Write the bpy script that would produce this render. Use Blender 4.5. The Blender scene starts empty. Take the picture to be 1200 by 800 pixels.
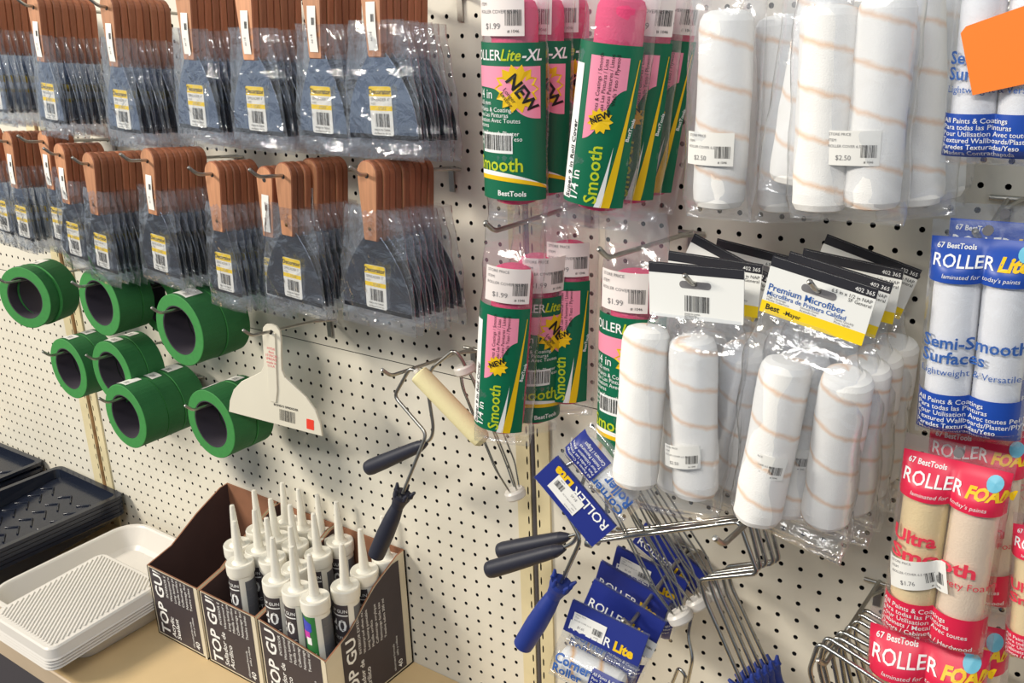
import bpy, math, random
from mathutils import Vector, Matrix, noise as mnoise
random.seed(7)
scene = bpy.context.scene
COL = scene.collection
PI = math.pi

# ------------------------------------------------------------------ camera
F_PX = 1123.87
CAM = Vector((0.0, -1.07127, 1.5))
RT = Vector((0.81361213, 0.58042511, -0.03379356))
UP = Vector((-0.16293449, 0.28341678, 0.94505411))
FW = Vector((-0.5581108, 0.76340135, -0.3251626))
cam_data = bpy.data.cameras.new('camera')
cam_data.sensor_fit = 'HORIZONTAL'; cam_data.sensor_width = 36.0
cam_data.lens = F_PX / 1200.0 * 36.0
cam_data.clip_start = 0.01
cam = bpy.data.objects.new('camera', cam_data); COL.objects.link(cam)
cam.matrix_world = Matrix(((RT.x, UP.x, -FW.x, CAM.x), (RT.y, UP.y, -FW.y, CAM.y), (RT.z, UP.z, -FW.z, CAM.z), (0, 0, 0, 1)))
scene.camera = cam

# ------------------------------------------------------------------ world, lights, exposure
world = bpy.data.worlds.new('store_ambience'); scene.world = world; world.use_nodes = True
bg = world.node_tree.nodes['Background']; bg.inputs['Color'].default_value = (0.80, 0.90, 1.0, 1); bg.inputs['Strength'].default_value = 0.42

def area(name, loc, target, sx, sy, power, color):
    l = bpy.data.lights.new(name, 'AREA'); l.shape = 'RECTANGLE'; l.size = sx; l.size_y = sy; l.energy = power; l.color = color
    o = bpy.data.objects.new(name, l); COL.objects.link(o); o.location = loc
    o.rotation_euler = (Vector(target) - Vector(loc)).to_track_quat('-Z', 'Y').to_euler()
    return o
area('fluorescent_lamp', (-3.3, -2.4, 2.7), (-2.2, -0.6, 0.4), 1.3, 0.25, 138, (1.0, 0.92, 0.79))
area('fluorescent_lamp', (-0.1, -2.1, 2.7), (-0.3, -0.6, 0.4), 1.3, 0.25, 34, (1.0, 0.96, 0.90))
scene.view_settings.view_transform = 'Standard'; scene.view_settings.look = 'None'
scene.view_settings.gamma = 1.0; scene.view_settings.use_curve_mapping = False
scene.view_settings.exposure = 0.0
scene.cycles.use_denoising = True
scene.cycles.max_bounces = 8; scene.cycles.transparent_max_bounces = 28
scene.cycles.sample_clamp_indirect = 4.0

# ------------------------------------------------------------------ helpers
def ray(px, py):
    return RT * ((px - 600) / F_PX) - UP * ((py - 400) / F_PX) + FW
def at(px, py, d):
    """point at distance d in front of the pegboard (plane y = -d)"""
    v = ray(px, py); return CAM + v * ((-d - CAM.y) / v.y)
def atz(px, py, z):
    v = ray(px, py); return CAM + v * ((z - CAM.z) / v.z)

def nz(x, y, z, f=1.0):
    return mnoise.noise(Vector((x * f, y * f, z * f)))

_text = {}
def text_geo(s, bold=0.0):
    k = (s, bold)
    if k not in _text:
        c = bpy.data.curves.new('t', 'FONT'); c.body = s; c.resolution_u = 2; c.offset = bold; c.fill_mode = 'BOTH'; c.dimensions = '2D'
        o = bpy.data.objects.new('t', c); m = o.to_mesh()
        vs = [(v.co.x, v.co.y) for v in m.vertices]; fs = [tuple(p.vertices) for p in m.polygons]
        # keep one facing only
        keep = []
        for f in fs:
            a = sum(vs[f[i]][0] * vs[f[(i + 1) % len(f)]][1] - vs[f[(i + 1) % len(f)]][0] * vs[f[i]][1] for i in range(len(f)))
            if a > 0: keep.append(f)
        if not keep: keep = [tuple(reversed(f)) for f in fs]
        o.to_mesh_clear(); bpy.data.objects.remove(o); bpy.data.curves.remove(c)
        xs = [v[0] for v in vs] or [0]
        _text[k] = (vs, keep, min(xs), max(xs))
    return _text[k]

class MB:
    def __init__(s): s.v = []; s.f = []; s.m = []; s.sm = []
    def add(s, vs, fs, mi=0, smooth=False):
        b = len(s.v); s.v += [tuple(v) for v in vs]
        for f in fs: s.f.append(tuple(b + i for i in f)); s.m.append(mi); s.sm.append(smooth)
    def box(s, x0, x1, y0, y1, z0, z1, mi=0):
        s.add([(x0, y0, z0), (x1, y0, z0), (x1, y1, z0), (x0, y1, z0), (x0, y0, z1), (x1, y0, z1), (x1, y1, z1), (x0, y1, z1)],
              [(0, 3, 2, 1), (4, 5, 6, 7), (0, 1, 5, 4), (1, 2, 6, 5), (2, 3, 7, 6), (3, 0, 4, 7)], mi)
    def prism(s, out, y0, y1, mi=0, bev=0.0, smooth=False, msid=None):
        """outline in x,z (counter-clockwise seen from the front, -y), extruded from y0 (front) to y1"""
        n = len(out); msid = mi if msid is None else msid
        if bev > 0:
            ins = []
            for i in range(n):
                a, b, c = Vector(out[i - 1]), Vector(out[i]), Vector(out[(i + 1) % n])
                e1, e2 = (b - a), (c - b)
                n1 = Vector((-e1.y, e1.x)); n2 = Vector((-e2.y, e2.x)); q = n1.normalized() + n2.normalized()
                if q.length > 1e-9: q = q.normalized()
                ins.append((b.x + q.x * bev, b.y + q.y * bev))
            rings = [(ins, y0), (out, y0 + bev), (out, y1 - bev), (ins, y1)]
        else: rings = [(out, y0), (out, y1)]
        vs = [(x, y, z) for r, y in rings for x, z in r]; k = len(rings)
        s.add(vs, [tuple(range(n))], mi)
        s.add([vs[(k - 1) * n + i] for i in range(n)], [tuple(reversed(range(n)))], mi)
        s.add(vs, [((j + 1) * n + i, (j + 1) * n + (i + 1) % n, j * n + (i + 1) % n, j * n + i) for j in range(k - 1) for i in range(n)], msid, smooth)
    def tube(s, pts, r, seg=8, mi=0, cap=True):
        pts = [Vector(p) for p in pts]; n = len(pts); rr = r if isinstance(r, (list, tuple)) else [r] * n
        vs = []; prev = None
        for i, p in enumerate(pts):
            t = (pts[min(i + 1, n - 1)] - pts[max(i - 1, 0)]).normalized()
            if prev is None:
                a = Vector((0, 0, 1)) if abs(t.z) < 0.9 else Vector((1, 0, 0)); u = t.cross(a).normalized()
            else:
                u = prev - t * prev.dot(t); u = u.normalized()
            prev = u; w = t.cross(u)
            for k in range(seg):
                a = 2 * PI * k / seg; vs.append(p + (u * math.cos(a) + w * math.sin(a)) * rr[i])
        fs = [(i * seg + k, i * seg + (k + 1) % seg, (i + 1) * seg + (k + 1) % seg, (i + 1) * seg + k) for i in range(n - 1) for k in range(seg)]
        s.add(vs, fs, mi, True)
        if cap:
            s.add(vs[:seg], [tuple(reversed(range(seg)))], mi); s.add(vs[-seg:], [tuple(range(seg))], mi)
    def lathe(s, prof, seg=24, mi=0, p0=(0, 0, 0), axis=(0, 0, 1), smooth=True, mis=None):
        """prof: list of (r, h) along axis from p0; mis: material per ring band"""
        ax = Vector(axis).normalized(); p0 = Vector(p0)
        a = Vector((1, 0, 0)) if abs(ax.x) < 0.9 else Vector((0, 1, 0)); u = (a - ax * a.dot(ax)).normalized(); w = ax.cross(u)
        vs = []
        for r, h in prof:
            for k in range(seg):
                t = 2 * PI * k / seg; vs.append(p0 + ax * h + (u * math.cos(t) + w * math.sin(t)) * r)
        for i in range(len(prof) - 1):
            s.add([vs[j] for j in range(i * seg, (i + 2) * seg)], [(k, (k + 1) % seg, seg + (k + 1) % seg, seg + k) for k in range(seg)], (mis[i] if mis else mi), smooth)
        return s
    def grid(s, nu, nv, fn, mi=0, smooth=True, flip=False):
        vs = [fn(i / nu, j / nv) for j in range(nv + 1) for i in range(nu + 1)]; w = nu + 1
        fs = [(j * w + i, j * w + i + 1, (j + 1) * w + i + 1, (j + 1) * w + i) for j in range(nv) for i in range(nu)]
        if flip: fs = [tuple(reversed(f)) for f in fs]
        s.add(vs, fs, mi, smooth)
    def rect(s, mp, u0, u1, v0, v1, off=0.0, mi=0, nu=8, nv=2):
        s.grid(nu, nv, lambda a, b: mp(u0 + (u1 - u0) * a, v0 + (v1 - v0) * b, off), mi)
    def strip(s, mp, u0, u1, lo, hi, off=0.0, mi=0, nu=16, nv=3):
        def fn(a, b):
            u = u0 + (u1 - u0) * a; l, h = lo(u), hi(u); return mp(u, l + (h - l) * b, off)
        s.grid(nu, nv, fn, mi)
    def text(s, mp, t, u, v, size, off=0.0, mi=0, align=0, rot=0.0, bold=0.0, shear=0.0, wide=1.0):
        vs, fs, x0, x1 = text_geo(t, bold); cx = {0: 0, 1: (x0 + x1) / 2, 2: x1}[align]; c, sn = math.cos(rot), math.sin(rot)
        out = []
        for x, y in vs:
            X = ((x - cx) * wide + y * shear) * size; Y = y * size; out.append(mp(u + X * c - Y * sn, v + X * sn + Y * c, off))
        s.add(out, fs, mi)
    def bars(s, mp, u0, u1, v0, v1, off=0.0, mi=0, n=24, seed=1):
        r = random.Random(seed); u = u0; w = (u1 - u0) / n / 1.0
        while u < u1:
            k = w * r.choice((0.35, 0.5, 0.9)); s.add([mp(u, v0, off), mp(u + k, v0, off), mp(u + k, v1, off), mp(u, v1, off)], [(0, 1, 2, 3)], mi); u += k + w * r.choice((0.4, 0.6, 0.9))
    def poly(s, mp, pts, off=0.0, mi=0):
        s.add([mp(x, y, off) for x, y in pts], [tuple(range(len(pts)))], mi)
    def mesh(s, name, mats):
        me = bpy.data.meshes.new(name); me.from_pydata(s.v, [], s.f)
        for m in (mats if isinstance(mats, (list, tuple)) else [mats]): me.materials.append(M[m])
        me.polygons.foreach_set('material_index', s.m); me.polygons.foreach_set('use_smooth', s.sm); me.update(); return me
    def build(s, name, mats, parent=None, world=False):
        if world and parent is not None:
            L = parent.location; s.v = [(a - L.x, b - L.y, c - L.z) for a, b, c in s.v]
        o = bpy.data.objects.new(name, s.mesh(name, mats)); COL.objects.link(o); o.parent = parent; return o

def flat(u, v, off): return (u, -off, v)

def tag(o, label, cat, group=None, kind=None):
    if label: o['label'] = label
    if cat: o['category'] = cat
    if group: o['group'] = group
    if kind: o['kind'] = kind
    return o
def thing(name, label=None, cat=None, loc=(0, 0, 0), group=None):
    o = bpy.data.objects.new(name, None); COL.objects.link(o); o.location = loc; o.empty_display_size = 0.02
    return tag(o, label, cat, group)
def structure(o):
    o['kind'] = 'structure'; return o
def copy_tree(o, parent=None):
    c = o.copy(); COL.objects.link(c); c.parent = parent
    for ch in list(o.children): copy_tree(ch, c)
    return c
def remove_tree(o):
    for ch in list(o.children): remove_tree(ch)
    bpy.data.objects.remove(o)

def fillet(pts, r, n=5):
    pts = [Vector(p) for p in pts]; out = [pts[0]]
    for i in range(1, len(pts) - 1):
        a, b, c = pts[i - 1], pts[i], pts[i + 1]; d1 = (a - b); d2 = (c - b)
        k = min(r, d1.length * 0.45, d2.length * 0.45); p, q = b + d1.normalized() * k, b + d2.normalized() * k
        for j in range(n + 1):
            t = j / n; out.append(p * (1 - t) ** 2 + b * 2 * t * (1 - t) + q * t * t)
    out.append(pts[-1]); return out
def rrect(w, h, r, n=4, cx=0, cz=0):
    out = []
    for sx, sz, a0 in ((1, 1, 0), (-1, 1, 90), (-1, -1, 180), (1, -1, 270)):
        for k in range(n + 1):
            a = math.radians(a0 + 90 * k / n); out.append((cx + sx * (w / 2 - r) + r * math.cos(a), cz + sz * (h / 2 - r) + r * math.sin(a)))
    return out
def hang(o, top, bot, zt, zb, d, d2=None, yaw=0.0, scale=True):
    """orient o so its local points (0,0,zt) and (0,0,zb) fall on two spots in the room"""
    T = at(*top, d); B = at(*bot, d if d2 is None else d2); z = (T - B); L = z.length; z.normalize()
    x = Vector((1, 0, 0)); x = (x - z * x.dot(z)).normalized(); y = z.cross(x)
    R = Matrix((x, y, z)).transposed() @ Matrix.Rotation(yaw, 3, 'Z'); k = L / (zt - zb) if scale else 1.0
    o.rotation_euler = R.to_euler(); o.scale = (k, k, k); o.location = T - R @ Vector((0, 0, zt * k)); return o

# ------------------------------------------------------------------ materials
M = {}
def s2l(c): return tuple(((x / 255) / 12.92 if x / 255 <= 0.04045 else ((x / 255 + 0.055) / 1.055) ** 2.4) for x in c)
def mat(name, rgb, rough=0.6, metal=0.0, var=0.0, vscale=20.0, bump=0.0, bscale=200.0, trans=0.0, stretch=(1, 1, 1), spec=0.5, rnd=0.0, coat=0.0, sss=0.0):
    m = bpy.data.materials.new(name); m.use_nodes = True; nt = m.node_tree; b = nt.nodes['Principled BSDF']; c = s2l(rgb)
    b.inputs['Base Color'].default_value = (*c, 1); b.inputs['Roughness'].default_value = rough; b.inputs['Metallic'].default_value = metal
    b.inputs['Specular IOR Level'].default_value = spec; b.inputs['Coat Weight'].default_value = coat
    if sss: b.inputs['Subsurface Weight'].default_value = sss; b.inputs['Subsurface Radius'].default_value = (0.004, 0.004, 0.004)
    L = nt.links.new; src = None
    if var or bump:
        tc = nt.nodes.new('ShaderNodeTexCoord'); mp = nt.nodes.new('ShaderNodeMapping'); mp.inputs['Scale'].default_value = stretch; L(tc.outputs['Object'], mp.inputs['Vector'])
    if var:
        n = nt.nodes.new('ShaderNodeTexNoise'); n.inputs['Scale'].default_value = vscale; n.inputs['Detail'].default_value = 4; L(mp.outputs['Vector'], n.inputs['Vector'])
        r = nt.nodes.new('ShaderNodeMapRange'); r.inputs['From Min'].default_value = 0.3; r.inputs['From Max'].default_value = 0.7; r.inputs['To Min'].default_value = 1 - var; r.inputs['To Max'].default_value = 1 + var; L(n.outputs['Fac'], r.inputs['Value'])
        src = r.outputs['Result']
    if rnd:
        oi = nt.nodes.new('ShaderNodeObjectInfo'); r2 = nt.nodes.new('ShaderNodeMapRange'); r2.inputs['To Min'].default_value = 1 - rnd; r2.inputs['To Max'].default_value = 1 + rnd; L(oi.outputs['Random'], r2.inputs['Value'])
        if src:
            mu = nt.nodes.new('ShaderNodeMath'); mu.operation = 'MULTIPLY'; L(src, mu.inputs[0]); L(r2.outputs['Result'], mu.inputs[1]); src = mu.outputs[0]
        else: src = r2.outputs['Result']
    if src:
        vm = nt.nodes.new('ShaderNodeVectorMath'); vm.operation = 'SCALE'; vm.inputs[0].default_value = c; L(src, vm.inputs['Scale']); L(vm.outputs['Vector'], b.inputs['Base Color'])
    if bump:
        n2 = nt.nodes.new('ShaderNodeTexNoise'); n2.inputs['Scale'].default_value = bscale; n2.inputs['Detail'].default_value = 3; L(mp.outputs['Vector'], n2.inputs['Vector'])
        bn = nt.nodes.new('ShaderNodeBump'); bn.inputs['Strength'].default_value = bump; bn.inputs['Distance'].default_value = 0.002; L(n2.outputs['Fac'], bn.inputs['Height']); L(bn.outputs['Normal'], b.inputs['Normal'])
    M[name] = m; return m
def film(name, tint=(0.97, 0.98, 1.0), haze=0.05, gloss=1.0, bscale=45.0, bump=0.6, rough=0.1, crease=1.0):
    m = bpy.data.materials.new(name); m.use_nodes = True; nt = m.node_tree; nt.nodes.clear(); L = nt.links.new; N = nt.nodes.new
    out = N('ShaderNodeOutputMaterial'); tr = N('ShaderNodeBsdfTransparent'); tr.inputs['Color'].default_value = (*tint, 1)
    gl = N('ShaderNodeBsdfGlossy'); gl.inputs['Roughness'].default_value = rough; gl.inputs['Color'].default_value = (1, 1, 1, 1)
    df = N('ShaderNodeBsdfDiffuse'); df.inputs['Color'].default_value = (0.85, 0.87, 0.9, 1)
    tc = N('ShaderNodeTexCoord'); no = N('ShaderNodeTexNoise'); no.inputs['Scale'].default_value = bscale; no.inputs['Detail'].default_value = 4; no.inputs['Distortion'].default_value = 1.2; L(tc.outputs['Object'], no.inputs['Vector'])
    nd = N('ShaderNodeVectorMath'); nd.operation = 'MULTIPLY_ADD'; nd.inputs[1].default_value = (0.05, 0.05, 0.05); L(no.outputs['Color'], nd.inputs[0]); L(tc.outputs['Object'], nd.inputs[2])
    vo = N('ShaderNodeTexVoronoi'); vo.inputs['Scale'].default_value = bscale * crease; L(nd.outputs['Vector'], vo.inputs['Vector'])
    hs = N('ShaderNodeMath'); hs.operation = 'MULTIPLY_ADD'; hs.inputs[1].default_value = 0.55; L(vo.outputs['Distance'], hs.inputs[0]); L(no.outputs['Fac'], hs.inputs[2])
    bn = N('ShaderNodeBump'); bn.inputs['Strength'].default_value = bump; bn.inputs['Distance'].default_value = 0.01; L(hs.outputs[0], bn.inputs['Height']); L(bn.outputs['Normal'], gl.inputs['Normal'])
    ge = N('ShaderNodeNewGeometry'); dt = N('ShaderNodeVectorMath'); dt.operation = 'DOT_PRODUCT'; L(bn.outputs['Normal'], dt.inputs[0]); L(ge.outputs['Incoming'], dt.inputs[1])
    ab = N('ShaderNodeMath'); ab.operation = 'ABSOLUTE'; L(dt.outputs['Value'], ab.inputs[0]); on = N('ShaderNodeMath'); on.operation = 'SUBTRACT'; on.use_clamp = True; on.inputs[0].default_value = 1.0; L(ab.outputs[0], on.inputs[1])
    pw = N('ShaderNodeMath'); pw.operation = 'POWER'; pw.inputs[1].default_value = 4.0; L(on.outputs[0], pw.inputs[0])
    mu = N('ShaderNodeMath'); mu.operation = 'MULTIPLY_ADD'; mu.use_clamp = True; mu.inputs[1].default_value = 0.7 * gloss; mu.inputs[2].default_value = 0.06 * gloss; L(pw.outputs[0], mu.inputs[0])
    m1 = N('ShaderNodeMixShader'); m1.inputs['Fac'].default_value = haze; L(tr.outputs[0], m1.inputs[1]); L(df.outputs[0], m1.inputs[2])
    m2 = N('ShaderNodeMixShader'); L(mu.outputs[0], m2.inputs['Fac']); L(m1.outputs[0], m2.inputs[1]); L(gl.outputs[0], m2.inputs[2]); L(m2.outputs[0], out.inputs['Surface'])
    M[name] = m
def nap(name, base, stripe, pitch, slope_dir=1.0, width=0.10, soft=0.6):
    """woven roller fabric with a spiralling coloured thread"""
    mat(name, base, 0.95, bump=0.3, bscale=800.0, spec=0.1); nt = M[name].node_tree; b = nt.nodes['Principled BSDF']; L = nt.links.new; N = nt.nodes.new
    tc = N('ShaderNodeTexCoord'); sp = N('ShaderNodeSeparateXYZ'); L(tc.outputs['Object'], sp.inputs[0])
    a = N('ShaderNodeMath'); a.operation = 'ARCTAN2'; L(sp.outputs['X'], a.inputs[0]); L(sp.outputs['Y'], a.inputs[1])
    a2 = N('ShaderNodeMath'); a2.operation = 'MULTIPLY'; a2.inputs[1].default_value = slope_dir / (2 * PI); L(a.outputs[0], a2.inputs[0])
    z = N('ShaderNodeMath'); z.operation = 'MULTIPLY'; z.inputs[1].default_value = 1 / pitch; L(sp.outputs['Z'], z.inputs[0])
    no = N('ShaderNodeTexNoise'); no.inputs['Scale'].default_value = 90; L(tc.outputs['Object'], no.inputs['Vector'])
    nm = N('ShaderNodeMath'); nm.operation = 'MULTIPLY'; nm.inputs[1].default_value = 0.12; L(no.outputs['Fac'], nm.inputs[0])
    s1 = N('ShaderNodeMath'); L(a2.outputs[0], s1.inputs[0]); L(z.outputs[0], s1.inputs[1])
    s2 = N('ShaderNodeMath'); L(s1.outputs[0], s2.inputs[0]); L(nm.outputs[0], s2.inputs[1])
    fr = N('ShaderNodeMath'); fr.operation = 'PINGPONG'; fr.inputs[1].default_value = 0.5; L(s2.outputs[0], fr.inputs[0])
    mr = N('ShaderNodeMapRange'); mr.inputs['From Min'].default_value = 0.0; mr.inputs['From Max'].default_value = width; mr.inputs['To Min'].default_value = soft; mr.inputs['To Max'].default_value = 0.0; L(fr.outputs[0], mr.inputs['Value'])
    mx = N('ShaderNodeMixRGB'); mx.inputs['Color1'].default_value = (*s2l(base), 1); mx.inputs['Color2'].default_value = (*s2l(stripe), 1); L(mr.outputs[0], mx.inputs['Fac']); L(mx.outputs[0], b.inputs['Base Color'])

mat('pegboard', (218, 213, 199), 0.55, var=0.05, vscale=6.0, bump=0.05, bscale=300)
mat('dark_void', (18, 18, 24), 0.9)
mat('cream_metal', (216, 203, 164), 0.5, var=0.08, vscale=14.0)
mat('upright_channel', (84, 80, 84), 0.55, metal=0.3)
mat('rusty_channel', (128, 96, 58), 0.8, var=0.35, vscale=60.0)
mat('deck_beige', (214, 186, 140), 0.5, var=0.08, vscale=5.0, bump=0.03)
mat('deck_edge', (196, 176, 150), 0.45, var=0.06, vscale=8.0)
mat('floor_grey', (58, 54, 54), 0.6, var=0.15, vscale=3.0)
mat('chrome', (190, 190, 186), 0.22, metal=1.0, var=0.1, vscale=90.0)
mat('zinc', (178, 176, 170), 0.35, metal=1.0, var=0.12, vscale=60.0)
mat('wood_side_shade', (158, 96, 66), 0.55, var=0.25, vscale=9.0, stretch=(14, 14, 1.2), rnd=0.22)  # darker copy of wood: shade on the handle sides put into the colour
mat('wood', (200, 142, 104), 0.5, var=0.22, vscale=9.0, stretch=(14, 14, 1.2), rnd=0.22)
mat('steel', (172, 182, 200), 0.13, metal=1.0, var=0.04, vscale=12.0)
mat('steel_lip', (52, 54, 62), 0.4, metal=0.8)
mat('brass_pin', (150, 120, 84), 0.35, metal=1.0)
mat('paper', (236, 234, 228), 0.7)
mat('paper_pinkish', (240, 230, 226), 0.6)
mat('label_yellow', (245, 208, 20), 0.6)
mat('ink_black', (36, 34, 36), 0.7)
mat('ink_grey', (120, 118, 120), 0.7)
mat('ink_white', (240, 240, 238), 0.6)
mat('tape_green', (38, 104, 54), 0.75, var=0.06, vscale=40.0, bump=0.15, bscale=500, rnd=0.05)
mat('tape_edge', (56, 134, 64), 0.75, var=0.06, vscale=120.0)
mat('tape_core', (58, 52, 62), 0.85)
mat('white_plastic', (214, 209, 202), 0.35, var=0.02, vscale=10)
mat('ivory_plastic', (228, 222, 204), 0.35, var=0.03, vscale=8)
mat('red_sticker', (238, 66, 46), 0.6)
mat('black_plastic', (40, 42, 52), 0.45, bump=0.05, bscale=200)
mat('tray_black', (26, 31, 44), 0.22, bump=0.05, bscale=120)
mat('handle_black', (38, 40, 54), 0.5)
mat('handle_blue', (32, 54, 134), 0.5)
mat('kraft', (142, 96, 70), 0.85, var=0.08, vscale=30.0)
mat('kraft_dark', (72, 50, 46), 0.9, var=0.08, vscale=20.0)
mat('carton_print', (62, 54, 58), 0.6, var=0.05, vscale=40)
mat('carton_white', (214, 204, 180), 0.6, var=0.05, vscale=20)
mat('caulk_white', (234, 230, 218), 0.4, sss=0.05)
mat('caulk_label', (66, 60, 64), 0.45)
mat('caulk_label_grey', (96, 98, 104), 0.45)
mat('caulk_label_green', (48, 120, 62), 0.45)
mat('logo_blue', (60, 70, 190), 0.5); mat('logo_magenta', (200, 60, 170), 0.5)
mat('foam_cream', (238, 226, 176), 0.9, bump=0.3, bscale=500, spec=0.2)
mat('foam_pale', (240, 230, 204), 0.9, bump=0.3, bscale=500, spec=0.2)
nap('nap_white', (246, 244, 240), (228, 168, 104), 0.043, -1.0, 0.10, 0.55)
nap('nap_corner', (248, 246, 240), (232, 168, 80), 0.040, 1.0, 0.12, 0.8)
mat('nap_plain', (240, 240, 242), 0.95, bump=0.25, bscale=800, spec=0.1)
mat('nap_pink', (236, 84, 128), 0.95, bump=0.4, bscale=450, spec=0.1)
mat('print_green', (0, 104, 72), 0.4); mat('print_pink', (244, 150, 176), 0.4); mat('print_yellow', (240, 196, 20), 0.4)
mat('print_lime', (190, 205, 40), 0.4); mat('print_black', (30, 30, 28), 0.4)
mat('print_blue', (28, 74, 170), 0.4); mat('print_navy', (34, 48, 132), 0.4); mat('print_sky', (110, 190, 215), 0.4)
mat('print_red', (226, 38, 76), 0.4); mat('print_orange', (240, 150, 30), 0.4)
mat('ink_blue', (50, 96, 170), 0.5); mat('ink_red', (232, 60, 84), 0.5)
mat('orange_card', (255, 130, 36), 0.6)
mat('card_black', (36, 36, 44), 0.5); mat('card_white', (238, 238, 234), 0.55); mat('card_yellow', (250, 214, 20), 0.5)
film('film_clear', haze=0.035, gloss=1.6, bscale=24, bump=0.30, rough=0.10)
film('film_sleeve', haze=0.035, gloss=2.4, bscale=26, bump=0.50, rough=0.08, crease=1.1)
film('film_soft', haze=0.09, gloss=1.5, bscale=20, bump=0.28, rough=0.16)
film('film_red', tint=(1.0, 0.94, 0.95), haze=0.05, gloss=1.6, bscale=24, bump=0.30, rough=0.10)
IN = 0.0254

# ------------------------------------------------------------------ the setting: pegboard wall, uprights, deck, floor
Z0 = 0.381          # deck top
OCT = [(math.cos(PI / 8 + k * PI / 4), math.sin(PI / 8 + k * PI / 4)) for k in range(8)]
def perforated(mb, xs, zs, x0, x1, z0, z1, hx, hz, y=0.0, depth=0.004, shape=None, mi=0, mih=1):
    shape = shape or OCT
    xs = sorted(xs); zs = sorted(zs)
    bx = [x0] + [(a + b) / 2 for a, b in zip(xs, xs[1:])] + [x1]; bz = [z0] + [(a + b) / 2 for a, b in zip(zs, zs[1:])] + [z1]
    for i, x in enumerate(xs):
        for j, z in enumerate(zs):
            l, r, b, t = bx[i], bx[i + 1], bz[j], bz[j + 1]
            oc = [(x + c * hx, z + s * hz) for c, s in shape]
            # outer ring points that match the eight hole points
            ou = [(r, (z + t) / 2), ((x + r) / 2, t), ((x + l) / 2, t), (l, (z + t) / 2), (l, (z + b) / 2), ((x + l) / 2, b), ((x + r) / 2, b), (r, (z + b) / 2)]
            co = {0: (r, t), 2: (l, t), 4: (l, b), 6: (r, b)}
            vs = [(p, y, q) for p, q in oc] + [(p, y, q) for p, q in ou] + [(p, y + depth, q) for p, q in oc]
            fs = []
            for k in range(8):
                n = (k + 1) % 8
                if k in co: vs.append((co[k][0], y, co[k][1])); fs.append((k, 8 + k, len(vs) - 1, 8 + n, n))
                else: fs.append((k, 8 + k, 8 + n, n))
            # front faces point to -y
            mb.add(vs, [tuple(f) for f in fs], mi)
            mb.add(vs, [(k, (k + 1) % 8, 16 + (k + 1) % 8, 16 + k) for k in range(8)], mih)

wall = structure(thing('wall_back', loc=(0, 0, 0)))
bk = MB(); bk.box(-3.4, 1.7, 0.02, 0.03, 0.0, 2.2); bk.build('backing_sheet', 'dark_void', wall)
seam = -20.95 * IN + 1.5
rows_top = [1.5 + (-20.42 + 1.014 * k) * IN for k in range(0, 46)]
rows_bot = [1.5 + (-22.04 - 1.014 * k) * IN for k in range(0, 23) if 1.5 + (-22.04 - 1.014 * k) * IN > Z0 + 0.004]
cols = {1: [(-80.47 - k) * IN for k in range(0, 38)], 2: [(-76.24 + k * (44.82 / 45)) * IN for k in range(46)], 3: [(-27.5 + 1.014 * k) * IN for k in range(0, 44)], 4: [(20.6 + k) * IN for k in range(0, 45)]}
ext = {1: (-119.2 * IN, -79.45 * IN), 2: (-76.55 * IN, -30.72 * IN), 3: (-28.36 * IN, 17.3 * IN), 4: (19.66 * IN, 65.6 * IN)}
for k in (1, 2, 3, 4):
    for zs, zb, zt in ((rows_top, seam + 0.0007, 1.5 + 26.0 * IN), (rows_bot, Z0 - 0.01, seam - 0.0007)):
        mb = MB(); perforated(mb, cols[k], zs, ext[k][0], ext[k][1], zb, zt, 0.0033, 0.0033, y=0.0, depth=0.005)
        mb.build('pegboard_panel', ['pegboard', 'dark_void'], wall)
RECT8 = [(1, .5), (.5, 1), (-.5, 1), (-1, .5), (-1, -.5), (-.5, -1), (.5, -1), (1, -.5)]
def upright(xl, xr, xc, chan, chmat):
    u = structure(thing('trim_%d' % upright.n, loc=(xc, 0, 0))); upright.n += 1
    zs = [0.30 + IN * k for k in range(0, 74)]
    for a, b, sx in ((xl, xc - chan, xc - chan - 0.0048), (xc + chan, xr, xc + chan + 0.0048)):
        mb = MB(); perforated(mb, [sx], zs, a, b, 0.2, 2.16, 0.0014, 0.0068, y=-0.004, depth=0.006, shape=RECT8)
        mb.box(a, a + 0.001, -0.0038, 0.004, 0.2, 2.16); mb.box(b - 0.001, b, -0.0038, 0.004, 0.2, 2.16)
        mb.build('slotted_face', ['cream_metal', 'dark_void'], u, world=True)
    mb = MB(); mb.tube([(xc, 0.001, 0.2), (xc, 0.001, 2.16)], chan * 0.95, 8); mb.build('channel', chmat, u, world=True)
upright.n = 1
upright(-30.72 * IN, -28.36 * IN, -29.53 * IN, 0.0052, 'upright_channel')
upright(17.3 * IN, 19.66 * IN, 18.48 * IN, 0.0052, 'upright_channel')
upright(-79.45 * IN, -76.55 * IN, -77.85 * IN, 0.008, 'rusty_channel')

fl = MB(); fl.box(-9, 6, -9, 0.05, -0.05, 0.0); structure(fl.build('floor', 'floor_grey'))
deck = tag(thing('shelf_deck', None, None, (-1.2, -0.19, Z0)), 'beige metal base shelf under the trays and the caulk cartons', 'shelf')
mb = MB(); mb.box(-3.3, 1.66, -0.384, -0.001, Z0 - 0.004, Z0); mb.build('deck_top', 'deck_beige', deck, True)
mb = MB()
mb.tube([(-3.3, -0.384, Z0 - 0.004), (1.66, -0.384, Z0 - 0.004)], 0.004, 8); mb.box(-3.3, 1.66, -0.386, -0.382, Z0 - 0.045, Z0 - 0.004)
mb.build('front_lip', 'deck_edge', deck, True)
mb = MB(); mb.box(-3.3, 1.66, -0.36, -0.35, 0.0, Z0 - 0.006); mb.build('kick_plate', 'upright_channel', deck, True)

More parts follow.
